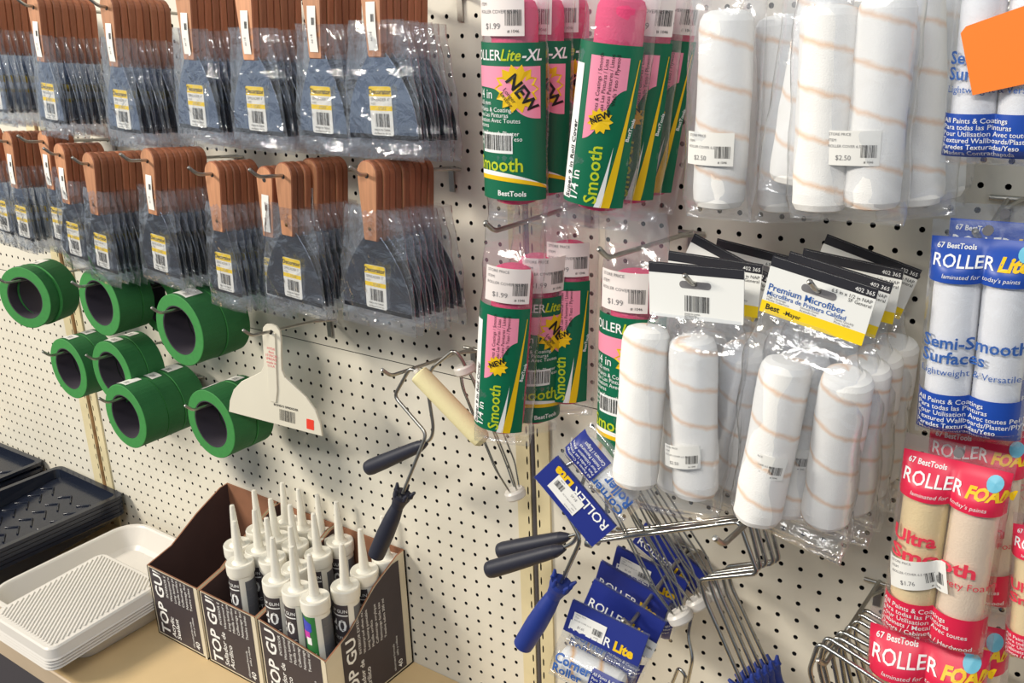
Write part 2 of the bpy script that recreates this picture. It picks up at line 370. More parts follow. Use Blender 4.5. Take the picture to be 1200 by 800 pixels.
# ------------------------------------------------------------------ cartons of caulk
def carton(x0, x1, label, side_right=True, drop=0.0, words=('Sellador de', 'Acrilico')):
    c = thing('caulk_carton', label, 'carton', ((x0 + x1) / 2, -0.104, Z0 + 0.0005), 'open cartons of caulk tubes on the shelf')
    yF, yB = -0.206, -0.003; zb, zf, zt = Z0 + 0.0008, Z0 + 0.152, Z0 + 0.236; t = 0.003
    mb = MB(); mb.box(x0, x1, yF, yB, zb, zb + t); mb.build('bottom', 'kraft', c, True)
    mb = MB(); mb.box(x0, x1, yB - t, yB, zb, zt); mb.build('back_panel', 'kraft', c, True)
    for xs, inn in ((x0, 1), (x1, -1)):
        mb = MB(); xa, xb = (xs, xs + t) if inn == 1 else (xs - t, xs)
        prof = [(yF, zb), (yB, zb), (yB, zt), (yB - 0.02, zt - 0.002), (-0.085, Z0 + 0.205), (-0.15, Z0 + 0.166 - (drop * 0.6 if inn == -1 else 0)), (yF, zf - (drop if inn == -1 else 0))]
        n = len(prof)
        va = [(xa, y, z) for y, z in prof]; vb = [(xb, y, z) for y, z in prof]
        outer, inner = (va, vb) if inn == 1 else (vb, va)
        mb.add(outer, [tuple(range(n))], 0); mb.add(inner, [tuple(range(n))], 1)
        mb.add(va + vb, [(i, (i + 1) % n, n + (i + 1) % n, n + i) for i in range(n)], 2)
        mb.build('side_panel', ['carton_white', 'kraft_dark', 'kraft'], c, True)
    mb = MB(); mb.add([(x0, yF, zb), (x1, yF, zb), (x1, yF, zf - drop), (x0, yF, zf)], [(0, 1, 2, 3)], 0)
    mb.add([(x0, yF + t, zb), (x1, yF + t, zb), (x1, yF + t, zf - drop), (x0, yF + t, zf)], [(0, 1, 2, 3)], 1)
    mb.add([(x0, yF, zf), (x1, yF, zf - drop), (x1, yF + t, zf - drop), (x0, yF + t, zf)], [(0, 1, 2, 3)], 2)
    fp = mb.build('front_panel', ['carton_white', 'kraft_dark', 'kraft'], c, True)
    # printing on the front and on the right side: text reads upwards
    W = x1 - x0
    def pr(mp, w, zmax, zlow, mb):
        # dark block and lettering; u runs to the right, v upwards from the carton bottom
        n = 10
        mb.strip(mp, 0.006, w - 0.012, lambda u: 0.006, lambda u: min(zmax(u) - 0.0015, 0.224), 0.0004, 0, n, 2)
        def T(s, u, v, size, bold=0.0, wide=1.0):
            vs, fs, a0, a1 = text_geo(s, bold); out = []
            keep = []
            pts = [(u - y * size, v + x * size * wide) for x, y in vs]
            for f in fs:
                if all(pts[i][1] < zmax(pts[i][0]) - 0.003 for i in f): keep.append(f)
            mb.add([mp(a, b, 0.0007) for a, b in pts], keep, 1)
        T('TOP GUN', 0.042, 0.010, 0.036, 0.02, 1.0)
        T(words[0], 0.060, 0.012, 0.016, 0.01); T(words[1], 0.075, 0.012, 0.016, 0.01)
        T('40', 0.134 * w / 0.153, 0.012, 0.017, 0.01)
        T('siliconized formula', 0.118 * w / 0.153, 0.012, 0.0075); T('sella y rellena', 0.126 * w / 0.153, 0.040, 0.0075)
        for i, s in enumerate(('INTERIOR EXTERIOR', 'Waterproof when cured', 'Long lasting paintable', 'Masilla acrilica', 'Calfeutrage acrylique', 'Nettoyage facile eau', 'Twelve tubes 300 ml')):
            T(s, 0.056 + 0.0118 * i, 0.094 if i else 0.098, 0.0092)
    m1 = MB(); pr(lambda u, v, o: (x0 + u, yF - o, zb + v), W, lambda u: zf - zb - drop * u / W, 0, m1)
    m1.build('printing', ['carton_print', 'ink_white'], c, True)
    if side_right:
        def zm(u):
            y = yF + u; P = [(yF, zf - drop), (-0.15, Z0 + 0.166 - drop * 0.6), (-0.085, Z0 + 0.205), (yB - 0.02, zt - 0.002), (yB, zt)]
            for (a, za), (b, zbq) in zip(P, P[1:]):
                if a <= y <= b: return za + (zbq - za) * (y - a) / (b - a) - zb
            return zf - zb
        m2 = MB(); pr(lambda u, v, o: (x1 + o, yF + 0.03 + u * 0.88, zb + v), 0.188, lambda u: zm(0.03 + u * 0.88), 0, m2)
        m2.build('printing', ['carton_print', 'ink_white'], c, True)
    # corrugated edge strips at the front right corner
    m3 = MB(); m3.box(x1 - 0.006, x1 - 0.0005, yF - 0.001, yF, zb, zf - 0.002 - drop); m3.build('corner_flap', 'carton_white', c, True)
    return c
carton(-1.508, -1.357, 'emptied dark caulk carton beside the white tray, no tubes in it', False, words=('Acrylic', 'Sealant'))
carton(-1.352, -1.199, 'middle dark caulk carton, ten white tubes standing in it', False)
carton(-1.194, -1.030, 'right-hand dark caulk carton with slanted printed side, against the pegboard', True, 0.021)

def caulk_tube(green=False):
    t = thing('caulk_tube'); r = 0.0222
    mb = MB(); mb.lathe([(0.0, 0), (r, 0), (r, 0.006), (r, 0.205)], 28); mb.build('barrel', 'caulk_white', t)
    mb = MB(); mb.lathe([(r, 0.198), (r + 0.002, 0.2), (r + 0.0024, 0.206), (r + 0.0024, 0.219), (r + 0.0012, 0.2215), (r - 0.003, 0.2205), (0.014, 0.219), (0.0105, 0.222), (0.009, 0.226)], 28); mb.build('end_cap', 'caulk_white', t)
    mb = MB(); mb.lathe([(0.009, 0.222), (0.0083, 0.232), (0.0065, 0.262), (0.0048, 0.292), (0.004, 0.299), (0.0, 0.3)], 16); mb.build('nozzle', 'caulk_white', t)
    mp = lambda u, v, o: ((r + 0.0003 + o) * math.sin(u), -(r + 0.0003 + o) * math.cos(u), v)
    mb = MB(); mb.rect(mp, -1.75, 0.55, 0.012, 0.1955, 0, 0, 14, 1); mb.rect(mp, 1.0, 2.5, 0.02, 0.19, 0, 1, 10, 1)
    mb.build('wrap_label', ['caulk_label_green' if green else 'caulk_label', 'caulk_label_grey'], t)
    mb = MB(); f2 = lambda u, v, o: mp(u / r, v, o)
    if green:
        mb.strip(lambda u, v, o: mp(u, v, o), -0.9, 0.2, lambda u: 0.165 + 0.006 * math.sin(3 * u), lambda u: 0.185 - 0.006 * math.sin(2 * u), 0.0003, 2, 10, 1)
        mb.strip(lambda u, v, o: mp(u, v, o), -0.9, 0.0, lambda u: 0.155 + 0.004 * math.sin(3 * u), lambda u: 0.167, 0.0004, 3, 10, 1)
        mb.rect(mp, -0.35, 0.1, 0.142, 0.156, 0.0005, 0, 4, 1)
        for i, s in enumerate(('SEAL', 'indoor', 'outdoor', 'acrylic', 'latex')): mb.text(f2, s, 0.0, 0.12 - 0.018 * i, 0.011, 0.0005, 0, 1)
    else:
        mb.rect(mp, -1.7, 0.5, 0.1745, 0.1768, 0.0003, 0, 12, 1)
        mb.text(f2, '40', -0.008, 0.145, 0.032, 0.0004, 0, 1, bold=0.015); mb.text(f2, 'TOP GUN', -0.008, 0.181, 0.0085, 0.0004, 0, 1, bold=0.01)
        for i, s in enumerate(('ACRYLIC', 'SEALANT', 'interior', 'exterior')): mb.text(f2, s, -0.008, 0.128 - 0.015 * i, 0.009, 0.0004, 0, 1)
    for i in range(9): mb.text(f2, ('clean surface first', 'cut tip to size', 'apply smoothly', 'keep from freezing')[i % 4], 0.024, 0.172 - 0.016 * i, 0.0058, 0.0004, 1)
    mb.build('lettering', ['ink_white', 'ink_grey', 'logo_blue', 'logo_magenta'], t)
    return t
tp = caulk_tube(); tg = caulk_tube(True)
c2 = [(-1.305, -.034), (-1.258, -.030), (-1.2215, -.080), (-1.320, -.082), (-1.271, -.079), (-1.320, -.137), (-1.272, -.130), (-1.2235, -.131), (-1.262, -.177), (-1.2115, -.032)]
c3 = [(-1.164, -.030), (-1.054, -.027), (-1.165, -.080), (-1.057, -.075), (-1.166, -.130), (-1.056, -.128), (-1.170, -.179), (-1.119, -.178), (-1.067, -.178)]
lab2 = ['white caulk tube at the back left of the middle carton', 'white caulk tube at the back of the middle carton, second from its left', 'white caulk tube in the second row, right side of the middle carton',
        'white caulk tube in the second row, left side of the middle carton', 'white caulk tube in the centre of the second row of the middle carton', 'leftmost caulk tube of the middle carton, beside the empty corner',
        'white caulk tube in the third row, centre of the middle carton', 'white caulk tube in the third row, right side of the middle carton', 'frontmost caulk tube of the middle carton, alone in the front row', 'white caulk tube at the back right of the middle carton']
lab3 = ['white caulk tube at the back left of the right-hand carton', 'white caulk tube at the back right corner under the black roller handle', 'white caulk tube in the second row, left side of the right-hand carton',
        'white caulk tube with a broken cap rim, right side of the right-hand carton', 'white caulk tube in the third row, left side of the right-hand carton', 'white caulk tube in the third row, right side of the right-hand carton',
        'front left caulk tube of the right-hand carton', 'middle caulk tube in the front row of the right-hand carton', 'caulk tube with a green label at the front right corner of the cartons']
for src, labs in ((c2, lab2), (c3, lab3)):
    for (x, y), lb in zip(src, labs):
        o = copy_tree(tg if 'green' in lb else tp); o.location = (x, y, Z0 + 0.0042); o.rotation_euler.z = 0.30 + random.uniform(-0.25, 0.25)
        o.rotation_euler.x = random.uniform(-0.02, 0.02); o.rotation_euler.y = random.uniform(-0.02, 0.02)
        tag(o, lb, 'caulk tube', 'caulk tubes standing in the cartons')
remove_tree(tp); remove_tree(tg)

# ------------------------------------------------------------------ trays
def black_tray(z, chev=True):
    """roller tray, back end at y=0, front at y=-0.40, width 0.27; rim at z=0.07"""
    t = thing('paint_tray'); W, Lh, H = 0.272, 0.385, 0.068
    rim = rrect(W, Lh, 0.018, 4, 0, -Lh / 2); inn = rrect(W - 0.022, Lh - 0.022, 0.012, 4, 0, -Lh / 2); out2 = rrect(W + 0.004, Lh + 0.004, 0.018, 4, 0, -Lh / 2); bot = rrect(W - 0.03, Lh - 0.03, 0.012, 4, 0, -Lh / 2)
    def fz(y): return 0.048 + (y + 0.03) * 0.14 if y < -0.03 else 0.048
    mb = MB(); n = len(rim)
    ring = lambda o, z: [(x, y, z(y) if callable(z) else z) for x, y in o]
    R = [ring(out2, H - 0.008), ring(out2, H), ring(inn, H), ring(bot, lambda y: max(0.006, fz(y)))]
    for a, b in zip(R, R[1:]): mb.add(a + b, [(i, (i + 1) % n, n + (i + 1) % n, n + i) for i in range(n)], 0, False)
    mb.build('rim', 'tray_black', t)
    mb = MB()
    mb.grid(10, 14, lambda a, b: (-(W - 0.034) / 2 + (W - 0.034) * a, -Lh + 0.016 + (Lh - 0.032) * b, max(0.006, fz(-Lh + 0.016 + (Lh - 0.032) * b))), 0); mb.build('ramp', 'tray_black', t)
    mb = MB(); mb.add(ring(bot, lambda y: max(0.003, fz(y) - 0.003)), [tuple(range(n))]);
    for a, b in ((ring(out2, H - 0.008), ring(bot, lambda y: max(0.003, fz(y) - 0.003))),): mb.add(a + b, [(i, (i + 1) % n, n + (i + 1) % n, n + i) for i in range(n)])
    mb.build('underside', 'tray_black', t)
    if chev:
        for j in range(10):
            for s in (-1, 0, 1):
                y = -0.052 - 0.032 * j; x = s * 0.078; h = max(0.006, fz(y)) + 0.0012
                if y < -0.36: continue
                mb = MB(); pts = [(x - 0.026, y - 0.018, max(0.006, fz(y - 0.018)) + 0.0012), (x, y, h), (x + 0.026, y - 0.018, max(0.006, fz(y - 0.018)) + 0.0012)]
                mb.tube(pts, 0.0022, 6); mb.build('chevron_rib', 'tray_black', t)
    return t
bt = black_tray(0); plain = black_tray(0, False)
for k in range(5):
    o = bt if k == 4 else (plain if k == 0 else copy_tree(plain))
    o.location = (-2.026, -0.010, Z0 + 0.0005 + 0.0095 * k); o.rotation_euler.z = -0.02
    tag(o, 'top black ribbed paint tray of the stack beside the white tray' if k == 4 else '%s black paint tray from the shelf up, beside the white tray' % ('lowest', 'second', 'third', 'fourth')[k], 'paint tray', 'black paint trays stacked on the shelf')
for k in range(3):
    o = copy_tree(bt if k == 2 else plain); o.location = (-2.375, -0.010, Z0 + 0.0005 + 0.0095 * k + 0.012); o.rotation_euler.z = 0.02
    if k < 2: o.location.z -= 0.012 * (1 if k == 0 else 0.5)
    tag(o, 'top black paint tray of the far left stack, cut by the picture edge' if k == 2 else '%s black paint tray in the far left stack' % ('lowest', 'middle')[k], 'paint tray', 'black paint trays in the far left stack')
# white tray
wt = thing('paint_tray', 'white plastic paint tray with rounded rim beside the emptied carton', 'paint tray', (-1.685, -0.195, Z0 + 0.0005))
W, Lh, H = 0.315, 0.34, 0.060; n = 36
def ringp(w, l, r, z): return [(x, y, z) for x, y in rrect(w, l, r, 8)]
R = [ringp(W - 0.05, Lh - 0.05, 0.03, 0.0), ringp(W + 0.004, Lh + 0.004, 0.055, H - 0.010), ringp(W + 0.008, Lh + 0.008, 0.057, H - 0.004), ringp(W + 0.004, Lh + 0.004, 0.055, H), ringp(W - 0.008, Lh - 0.008, 0.05, H), ringp(W - 0.014, Lh - 0.014, 0.048, H - 0.003), ringp(W - 0.05, Lh - 0.05, 0.03, 0.022), ringp(W - 0.066, Lh - 0.066, 0.022, 0.014)]
mb = MB()
for a, b in zip(R, R[1:]): mb.add(a + b, [(i, (i + 1) % n, n + (i + 1) % n, n + i) for i in range(n)], 0, True)
mb.build('rim', 'white_plastic', wt)
mb = MB(); mb.add(R[-1], [tuple(range(n))]); mb.add(R[0], [tuple(reversed(range(n)))]); mb.build('floor_pan', 'white_plastic', wt)
# stack of white ribbed liners leaning on the tray front
def liner(top):
    l = thing('tray_liner'); W2, L2, h = 0.215, 0.245, 0.024; mb = MB(); n = 36
    R = [ringp(W2, L2, 0.022, 0.0), ringp(W2 + 0.004, L2 + 0.004, 0.024, 0.002), ringp(W2, L2, 0.022, 0.005), ringp(W2 - 0.008, L2 - 0.008, 0.02, h - 0.003), ringp(W2 - 0.014, L2 - 0.014, 0.018, h), ringp(W2 - 0.022, L2 - 0.022, 0.012, h)]
    for a, b in zip(R, R[1:]): mb.add(a + b, [(i, (i + 1) % n, n + (i + 1) % n, n + i) for i in range(n)], 0, True)
    mb.add(R[-1], [tuple(range(n))]); mb.build('shell', 'white_plastic', l)
    if top:
        Wr, Lr = (W2 - 0.030) / 2, (L2 - 0.030) / 2; dx, dy = -0.64, 0.768
        for i in range(-26, 27):
            ox, oy = dy * i * 0.0072, -dx * i * 0.0072     # a point on the diagonal rib, clipped to the panel
            lo, hi = -9.0, 9.0
            for o_, d_, L_ in ((ox, dx, Wr), (oy, dy, Lr)):
                a, b = (-L_ - o_) / d_, (L_ - o_) / d_; lo, hi = max(lo, min(a, b)), min(hi, max(a, b))
            if hi - lo < 0.008: continue
            mb = MB(); mb.tube([(ox + dx * lo, oy + dy * lo, h - 0.0002), (ox + dx * hi, oy + dy * hi, h - 0.0002)], 0.0025, 6); mb.build('rib', 'white_plastic', l)
    return l
lt = liner(True); lp = liner(False)
for k in range(4):
    o = lt if k == 3 else (lp if k == 0 else copy_tree(lp))
    o.location = (-1.621 + 0.0015 * k, -0.292, Z0 + 0.045 + 0.007 * k); o.rotation_euler = (0.05, 0.0, 0.0)
    tag(o, 'top white ribbed tray liner lying on the white paint tray' if k == 3 else '%s white tray liner under the ribbed top one' % ('lowest', 'second', 'third')[k], 'tray liner', 'white tray liners stacked on the white tray')

# ------------------------------------------------------------------ peg hooks
def peg_hook(base, length, slope, label, r=0.0026, tip=0.014):
    """wire hook: base on the board (x,0,z), arm out along -y rising by slope, upturned tip"""
    b = Vector(base); h = thing('peg_hook', label, 'hook', b, 'metal peg hooks on the pegboard')
    mb = MB(); e = b + Vector((0, -length, slope * length))
    pts = fillet([b + Vector((0, 0.004, 0)), e, e + Vector((-0.004, -tip * 0.75, tip * 0.8))], 0.012)
    mb.tube(pts, r, 8); mb.lathe([(0, -r), (r * 0.9, -r * .6), (r * 1.15, 0), (r * 0.9, r * .7), (0, r)], 8, p0=pts[-1], axis=(pts[-1] - pts[-2])); mb.build('arm', 'zinc', h, True)
    mb = MB(); mb.tube([b + Vector((-0.017, -0.004, 0)), b + Vector((0.017, -0.004, 0))], r, 8)
    mb.tube(fillet([b + Vector((0.017, -0.004, 0)), b + Vector((0.013, -0.012, 0.001)), b + Vector((0, -0.04, slope * 0.04))], 0.004), r * 0.8, 6); mb.build('crossbar', 'zinc', h, True)
    mb = MB(); mb.box(b.x - 0.0045, b.x + 0.0045, -0.0045, -0.0015, b.z - 0.033, b.z - 0.001); mb.build('back_plate', 'zinc', h, True)
    return h

# ------------------------------------------------------------------ putty knives
def knife_handle():
    mb = MB(); out = []
    w0, w1 = 0.0178, 0.0122; n = 10
    right = [(w1 * 0.88, -0.0865), (w1, -0.083), (w1 + 0.0008, -0.066), (w0 * 0.84, -0.040), (w0 * 0.95, -0.015), (w0, 0.002)]
    arc = [(w0 * math.cos(a), 0.002 + w0 * math.sin(a)) for a in [PI * k / n for k in range(1, n)]]
    out = right + arc + [(-x, z) for x, z in reversed(right)]
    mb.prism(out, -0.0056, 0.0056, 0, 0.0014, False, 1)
    return mb.mesh('handle', ['wood', 'wood_side_shade'])
def knife_eye():
    mb = MB(); mb.lathe([(0.0, 0.0), (0.0036, 0.0), (0.0036, 0.0122), (0.0, 0.0122)], 12, 0, (0, -0.0061, 0), (0, 1, 0)); return mb.mesh('hang_hole', ['ink_black'])
def knife_pin():
    mb = MB(); mb.lathe([(0.0026, 0), (0.0026, 0.0005), (0.0, 0.0009)], 10, 0, (0, -0.0056, -0.070), (0, -1, 0)); return mb.mesh('rivet', ['brass_pin'])
BL = 0.1045
def knife_blade(W):
    def w(t): return 0.0130 + (W / 2 - 0.0130) * (math.sin(min(1, t * 1.12) * PI / 2)) ** (1.15 if W < 0.09 else 0.92)
    zs = [i / 12 for i in range(13)]
    out = [(-w(t), -0.081 - BL * t) for t in zs] + [(w(t), -0.081 - BL * t) for t in reversed(zs)]
    mb = MB(); mb.prism(out, -0.0006, 0.0006)
    lip = [(-W / 2 * 0.998, -0.081 - BL + 0.006), (-W / 2, -0.081 - BL), (W / 2, -0.081 - BL), (W / 2 * 0.998, -0.081 - BL + 0.006)]
    mb.prism(lip, -0.0008, 0.0008, 1)
    return mb.mesh('blade', ['steel', 'steel_lip'])
STW, STH, STZ = 0.0375, 0.060, -0.151
def knife_sticker():
    mb = MB(); mb.prism(rrect(STW, STH, 0.003, 3, 0, STZ), -0.0012, -0.0007)
    mp = lambda u, v, o: (u, -0.0012 - o, v)
    mb.poly(mp, rrect(STW, 0.012, 0.003, 3, 0, STZ + STH / 2 - 0.006), 0.0001, 1); mb.rect(mp, -STW / 2, STW / 2, STZ + STH / 2 - 0.012, STZ + STH / 2 - 0.007, 0.0001, 1, 1, 1)
    mb.rect(mp, -STW / 2, STW / 2, STZ + 0.0005, STZ + 0.0065, 0.0001, 1, 1, 1)
    return mb.mesh('price_sticker', ['paper', 'label_yellow'])
def knife_sticker_ink(size_txt):
    mb = MB(); mp = lambda u, v, o: (u, -0.0014 - o, v)
    mb.text(mp, 'Decorator', 0, STZ + STH / 2 - 0.0092, 0.0086, 0, 0, 1, bold=0.03); mb.text(mp, 'SPREADER ' + size_txt, 0, STZ + 0.0122, 0.0056, 0, 1, 1)
    mb.text(mp, 'FLEX', -0.016, STZ + 0.0078, 0.0034, 0, 1, 0); mb.text(mp, '57352', 0.002, STZ + 0.0018, 0.0052, 0, 1, 1)
    mb.bars(mp, -0.0105, 0.0125, STZ - 0.0195, STZ - 0.003, 0, 0, 20, 3); mb.text(mp, 'MADE IN CHINA', 0, STZ - 0.0243, 0.0036, 0, 0, 1); mb.text(mp, 'distributed by dist. co.', 0, STZ - 0.0283, 0.0031, 0, 0, 1)
    return mb.mesh('lettering', ['ink_black', 'ink_grey'])
def film_bag(mb, secs, n=22, amp=0.0012, freq=70.0, seed=0.0, mi=0, rings=3, sq=1.0):
    """closed film loop through (z, half width, half depth, cx, cy) sections, crinkled"""
    S = []
    for a, b in zip(secs, secs[1:]):
        for k in range(rings):
            t = k / rings; t2 = t * t * (3 - 2 * t); S.append([a[0] + (b[0] - a[0]) * t] + [a[i] + (b[i] - a[i]) * t2 for i in range(1, 5)])
    S.append(list(secs[-1])); vs = []
    for z, hw, hd, cx, cy in S:
        for k in range(n):
            a = 2 * PI * k / n; x = cx + hw * math.cos(a); y = cy + hd * math.copysign(abs(math.sin(a)) ** sq, math.sin(a))
            e = nz(x + seed, y * 2 + seed, z, freq) * amp; e2 = nz(x - seed, z * 1.3, y + seed, freq * 0.5) * amp * 1.6
            vs.append((x + e2 * math.cos(a), y + (e + e2) * math.copysign(1, math.sin(a) or 1) * abs(math.sin(a)) ** 0.5, z + e * 0.4))
    m = len(S); mb.add(vs, [(j * n + k, j * n + (k + 1) % n, (j + 1) * n + (k + 1) % n, (j + 1) * n + k) for j in range(m - 1) for k in range(n)], mi, True)
def knife_sleeve(W, seed):
    mb = MB(); h = W / 2 + 0.007; top = -0.052 + 0.010 * math.sin(seed * 5)
    film_bag(mb, [(top, max(0.020, h * 0.72), 0.0065, 0.0, 0), (-0.095, max(0.024, h * 0.85), 0.0055, 0.0, 0), (-0.135, h * 0.96, 0.0045, 0, 0), (-0.180, h, 0.004, 0, 0), (-0.196, h * 1.01, 0.0040, 0.001, 0), (-0.208 - 0.004 * math.sin(seed * 3), h * 0.99, 0.002, -0.001, 0.001)], 26, 0.0020, 60.0, seed * 3.7, 0, 4)
    return mb.mesh('plastic_sleeve', ['film_sleeve'])
K = {'handle': knife_handle(), 'eye': knife_eye(), 'pin': knife_pin(), 'sticker': knife_sticker()}
_kb = {}
def knife_meshes(W, size_txt):
    if W not in _kb:
        _kb[W] = (knife_blade(W), knife_sticker_ink(size_txt), [knife_sleeve(W, s) for s in (0.4, 1.7, 2.9)])
    return _kb[W]
def tag_mesh():
    mb = MB(); mb.grid(2, 8, lambda a, b: (-0.0075 + 0.015 * a, -0.0062 - 0.0016 * math.sin(b * 3.0) , -0.022 - 0.056 * b), 0); mp = lambda u, v, o: (u, -0.0063 - 0.0016 * math.sin((-0.022 - v) / 0.056 * 3.0) - 0.0002, v)
    mb.bars(mp, 0.0, 0.0055, -0.045, -0.036, 0, 1, 7, 5); mb.text(mp, '$1.99', -0.003, -0.056, 0.005, 0, 2, 0, -PI / 2)
    return mb.mesh('price_tag', ['paper', 'ink_black', 'ink_grey'])
TAGM = tag_mesh()
def add_part(name, me, parent):
    o = bpy.data.objects.new(name, me); COL.objects.link(o); o.parent = parent; return o
def knife(W, size_txt, label, group, front=True, price=False):
    k = thing('putty_knife', label, 'putty knife', (0, 0, 0), group); bl, ink, sl = knife_meshes(W, size_txt)
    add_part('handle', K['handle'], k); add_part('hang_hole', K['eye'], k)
    if front: add_part('rivet', K['pin'], k)
    b = add_part('blade', bl, k); s = add_part('price_sticker', K['sticker'], b)
    if front:
        bpy.data.objects.remove(s); s = add_part('price_sticker', K['sticker'], k); add_part('lettering', ink, s)
    else:
        s.parent = k
    add_part('plastic_sleeve', random.choice(sl), k)
    if price: add_part('price_tag', TAGM, k)
    return k
def knife_stack(hole, n, W, size_txt, where, price=False, spacing=0.0128, slope=0.10, swing=0.0, yaw=0.0, hook=True, tipx=0.03, extra=0.0, price_i=()):
    d = -hole.y; grp = 'wooden-handled putty knives hanging ' + where
    for i in range(n):
        lab = '%s putty knife %s' % (('front', 'second', 'third', 'fourth', 'fifth', 'sixth', 'seventh', 'eighth', 'ninth')[i] + (' wooden-handled' if i == 0 else '-from-front'), where)
        k = knife(W, size_txt, lab, grp, i == 0, price and i == 0 or i in price_i)
        dd = d - spacing * i; k.location = (hole.x + extra * i + (random.uniform(-0.0015, 0.0015) if i else 0), -dd, hole.z - slope * (d - dd))
        k.rotation_euler = (0.0, swing + (random.uniform(-0.025, 0.025) if i else 0), yaw + (random.uniform(-0.05, 0.05) if i else 0))
    if hook: peg_hook((hole.x, 0, hole.z + 0.0008 - slope * d), d + tipx * 0.6, slope, 'peg hook carrying the putty knives ' + where)
def wid(l, r, d): return (at(*l, d) - at(*r, d)).length
DK = 0.170
# lower row, right to left
knife_stack(at(433, 205, DK), 9, 0.124, '5"', 'on the rightmost lower-row hook', swing=0.03)
knife_stack(at(335, 206, 0.155), 3, 0.118, '5"', 'on the second lower-row hook from right', swing=0.06, tipx=0.08)
knife_stack(at(365, 201, 0.112), 5, 0.082, '3"', 'just behind the second lower-row stack', True, swing=0.05, tipx=0.03)
knife_stack(at(313, 210, 0.140), 2, 0.062, '2"', 'left of the second lower-row stack', True, swing=0.07, hook=False)
knife_stack(at(252, 204, DK), 6, 0.072, '3"', 'on the third lower-row hook from right', swing=0.05, tipx=0.05)
knife_stack(at(176, 188, DK), 8, 0.096, '4"', 'on the fourth lower-row hook from right', True, swing=0.085, tipx=0.06)
knife_stack(at(107, 192, DK), 8, 0.082, '3"', 'on the fifth lower-row hook from right', swing=0.09)
knife_stack(at(73, 181, 0.160), 6, 0.082, '3"', 'on the sixth lower-row hook from right', True, swing=0.075)
knife_stack(at(54, 166, 0.135), 4, 0.05, '1.5"', 'behind the sixth lower-row stack', True, swing=0.06, tipx=0.06)
knife_stack(at(12, 166, 0.150), 6, 0.062, '2"', 'on the seventh lower-row hook from right', True, swing=0.08)
knife_stack(at(-12, 160, 0.155), 2, 0.062, '2"', 'at the left picture edge of the lower row', swing=0.08)
# upper row (handles run out of the top of the picture): placed by the bottom centre of the front blade
def up(px, py, d=DK, swing=0.03): return at(px, py, d) + Vector((math.sin(swing) * 0.1855, 0, 0.1855 * math.cos(swing)))
for px, py, n, W, st, sw, where, pr in ((450, 163, 7, 0.116, '4"', 0.00, 'on the rightmost upper-row hook, pale blue blade', True), (380, 160, 6, 0.086, '3"', 0.03, 'on the second upper-row hook from the right', True),
        (304, 157, 7, 0.100, '4"', 0.03, 'on the third upper-row hook from the right', True), (234, 152, 8, 0.092, '4"', 0.05, 'on the fourth upper-row hook from the right', True),
        (147, 154, 8, 0.082, '3"', 0.06, 'on the fifth upper-row hook from the right', True), (62, 143, 8, 0.072, '3"', 0.08, 'on the sixth upper-row hook from the right', True), (-2, 130, 7, 0.062, '2"', 0.09, 'at the left picture edge of the upper row', False)):
    knife_stack(up(px, py, DK, sw), n, W, st, where, pr, swing=sw)

# ------------------------------------------------------------------ green masking tape
def tape(w, labels=1):
    t = thing('tape_roll'); ro, ri = 0.0625, 0.041; mb = MB()
    mb.lathe([(ri + 0.002, 0), (ro - 0.001, 0), (ro, 0.0008), (ro, w - 0.0008), (ro - 0.001, w), (ri + 0.002, w)], 48, 0, (0, 0, 0), (0, 1, 0), False, [1, 1, 0, 1, 1]); o = mb.build('tape_winding', ['tape_green', 'tape_edge'], t)
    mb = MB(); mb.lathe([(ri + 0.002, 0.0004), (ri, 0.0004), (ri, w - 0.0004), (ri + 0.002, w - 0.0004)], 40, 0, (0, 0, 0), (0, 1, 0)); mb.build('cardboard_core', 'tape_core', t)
    mb = MB(); mp = lambda u, v, of: ((ro + 0.0005 + of) * math.sin(u / ro), v, (ro + 0.0005 + of) * math.cos(u / ro))
    mb.rect(mp, -0.03, 0.006, 0.006, w - 0.008, 0, 0, 8, 1); L = mb.build('price_label', 'paper', t)
    mb = MB(); mb.bars(mp, -0.009, 0.0, 0.010, 0.020 if w > .03 else 0.016, 0.0003, 0, 10, 2); mb.build('barcode', 'ink_grey', L)
    return t
protos = {w: tape(w) for w in (0.024, 0.036, 0.048)}
def tapes(px, py, d, widths, where, yaw=0.0, hook_px=None, lab=None):
    """px,py = centre of the front face; rolls hang behind one another towards the board"""
    c = at(px, py, d); y = c.y; hz = c.z + 0.041 - 0.0026; first = True
    for i, w in enumerate(widths):
        o = copy_tree(protos[w]); o.location = (c.x + random.uniform(-0.002, 0.002) * (i > 0), y, c.z - random.uniform(0, 0.0015) * (i > 0)); o.rotation_euler = (0, random.uniform(-0.4, 0.3), yaw)
        tag(o, (('front green tape roll ' if len(widths) > 1 else 'single green masking tape roll ') if i == 0 else ('third ' if i == 2 else 'second ') + 'green tape roll ') + where, 'tape roll', 'green masking tape rolls on hooks'); y += w + 0.0015
    peg_hook((c.x, 0, hz - 0.012), d + 0.03, 0.06, 'peg hook holding green tape ' + where)
tapes(210, 387, 0.165, (0.048, 0.048), 'on the upper hook nearest the white spreader')
tapes(184, 354, 0.064, (0.048,), 'half hidden behind the upper rolls nearest the spreader')
tapes(116, 355, 0.155, (0.048, 0.024), 'on the second upper hook from the left')
tapes(29, 349, 0.160, (0.024, 0.048), 'on the leftmost hook, the wall showing through it', yaw=0.30)
tapes(247, 497, 0.150, (0.048, 0.036), 'on the lowest right hook, below the spreader')
tapes(147, 488, 0.170, (0.048, 0.036, 0.048), 'on the lowest hook with the longest row of rolls')
tapes(131, 437, 0.140, (0.036, 0.036), 'on the middle hook behind the longest row')
tapes(80, 432, 0.140, (0.036, 0.036), 'on the middle hook at the left, hook tip sticking out')
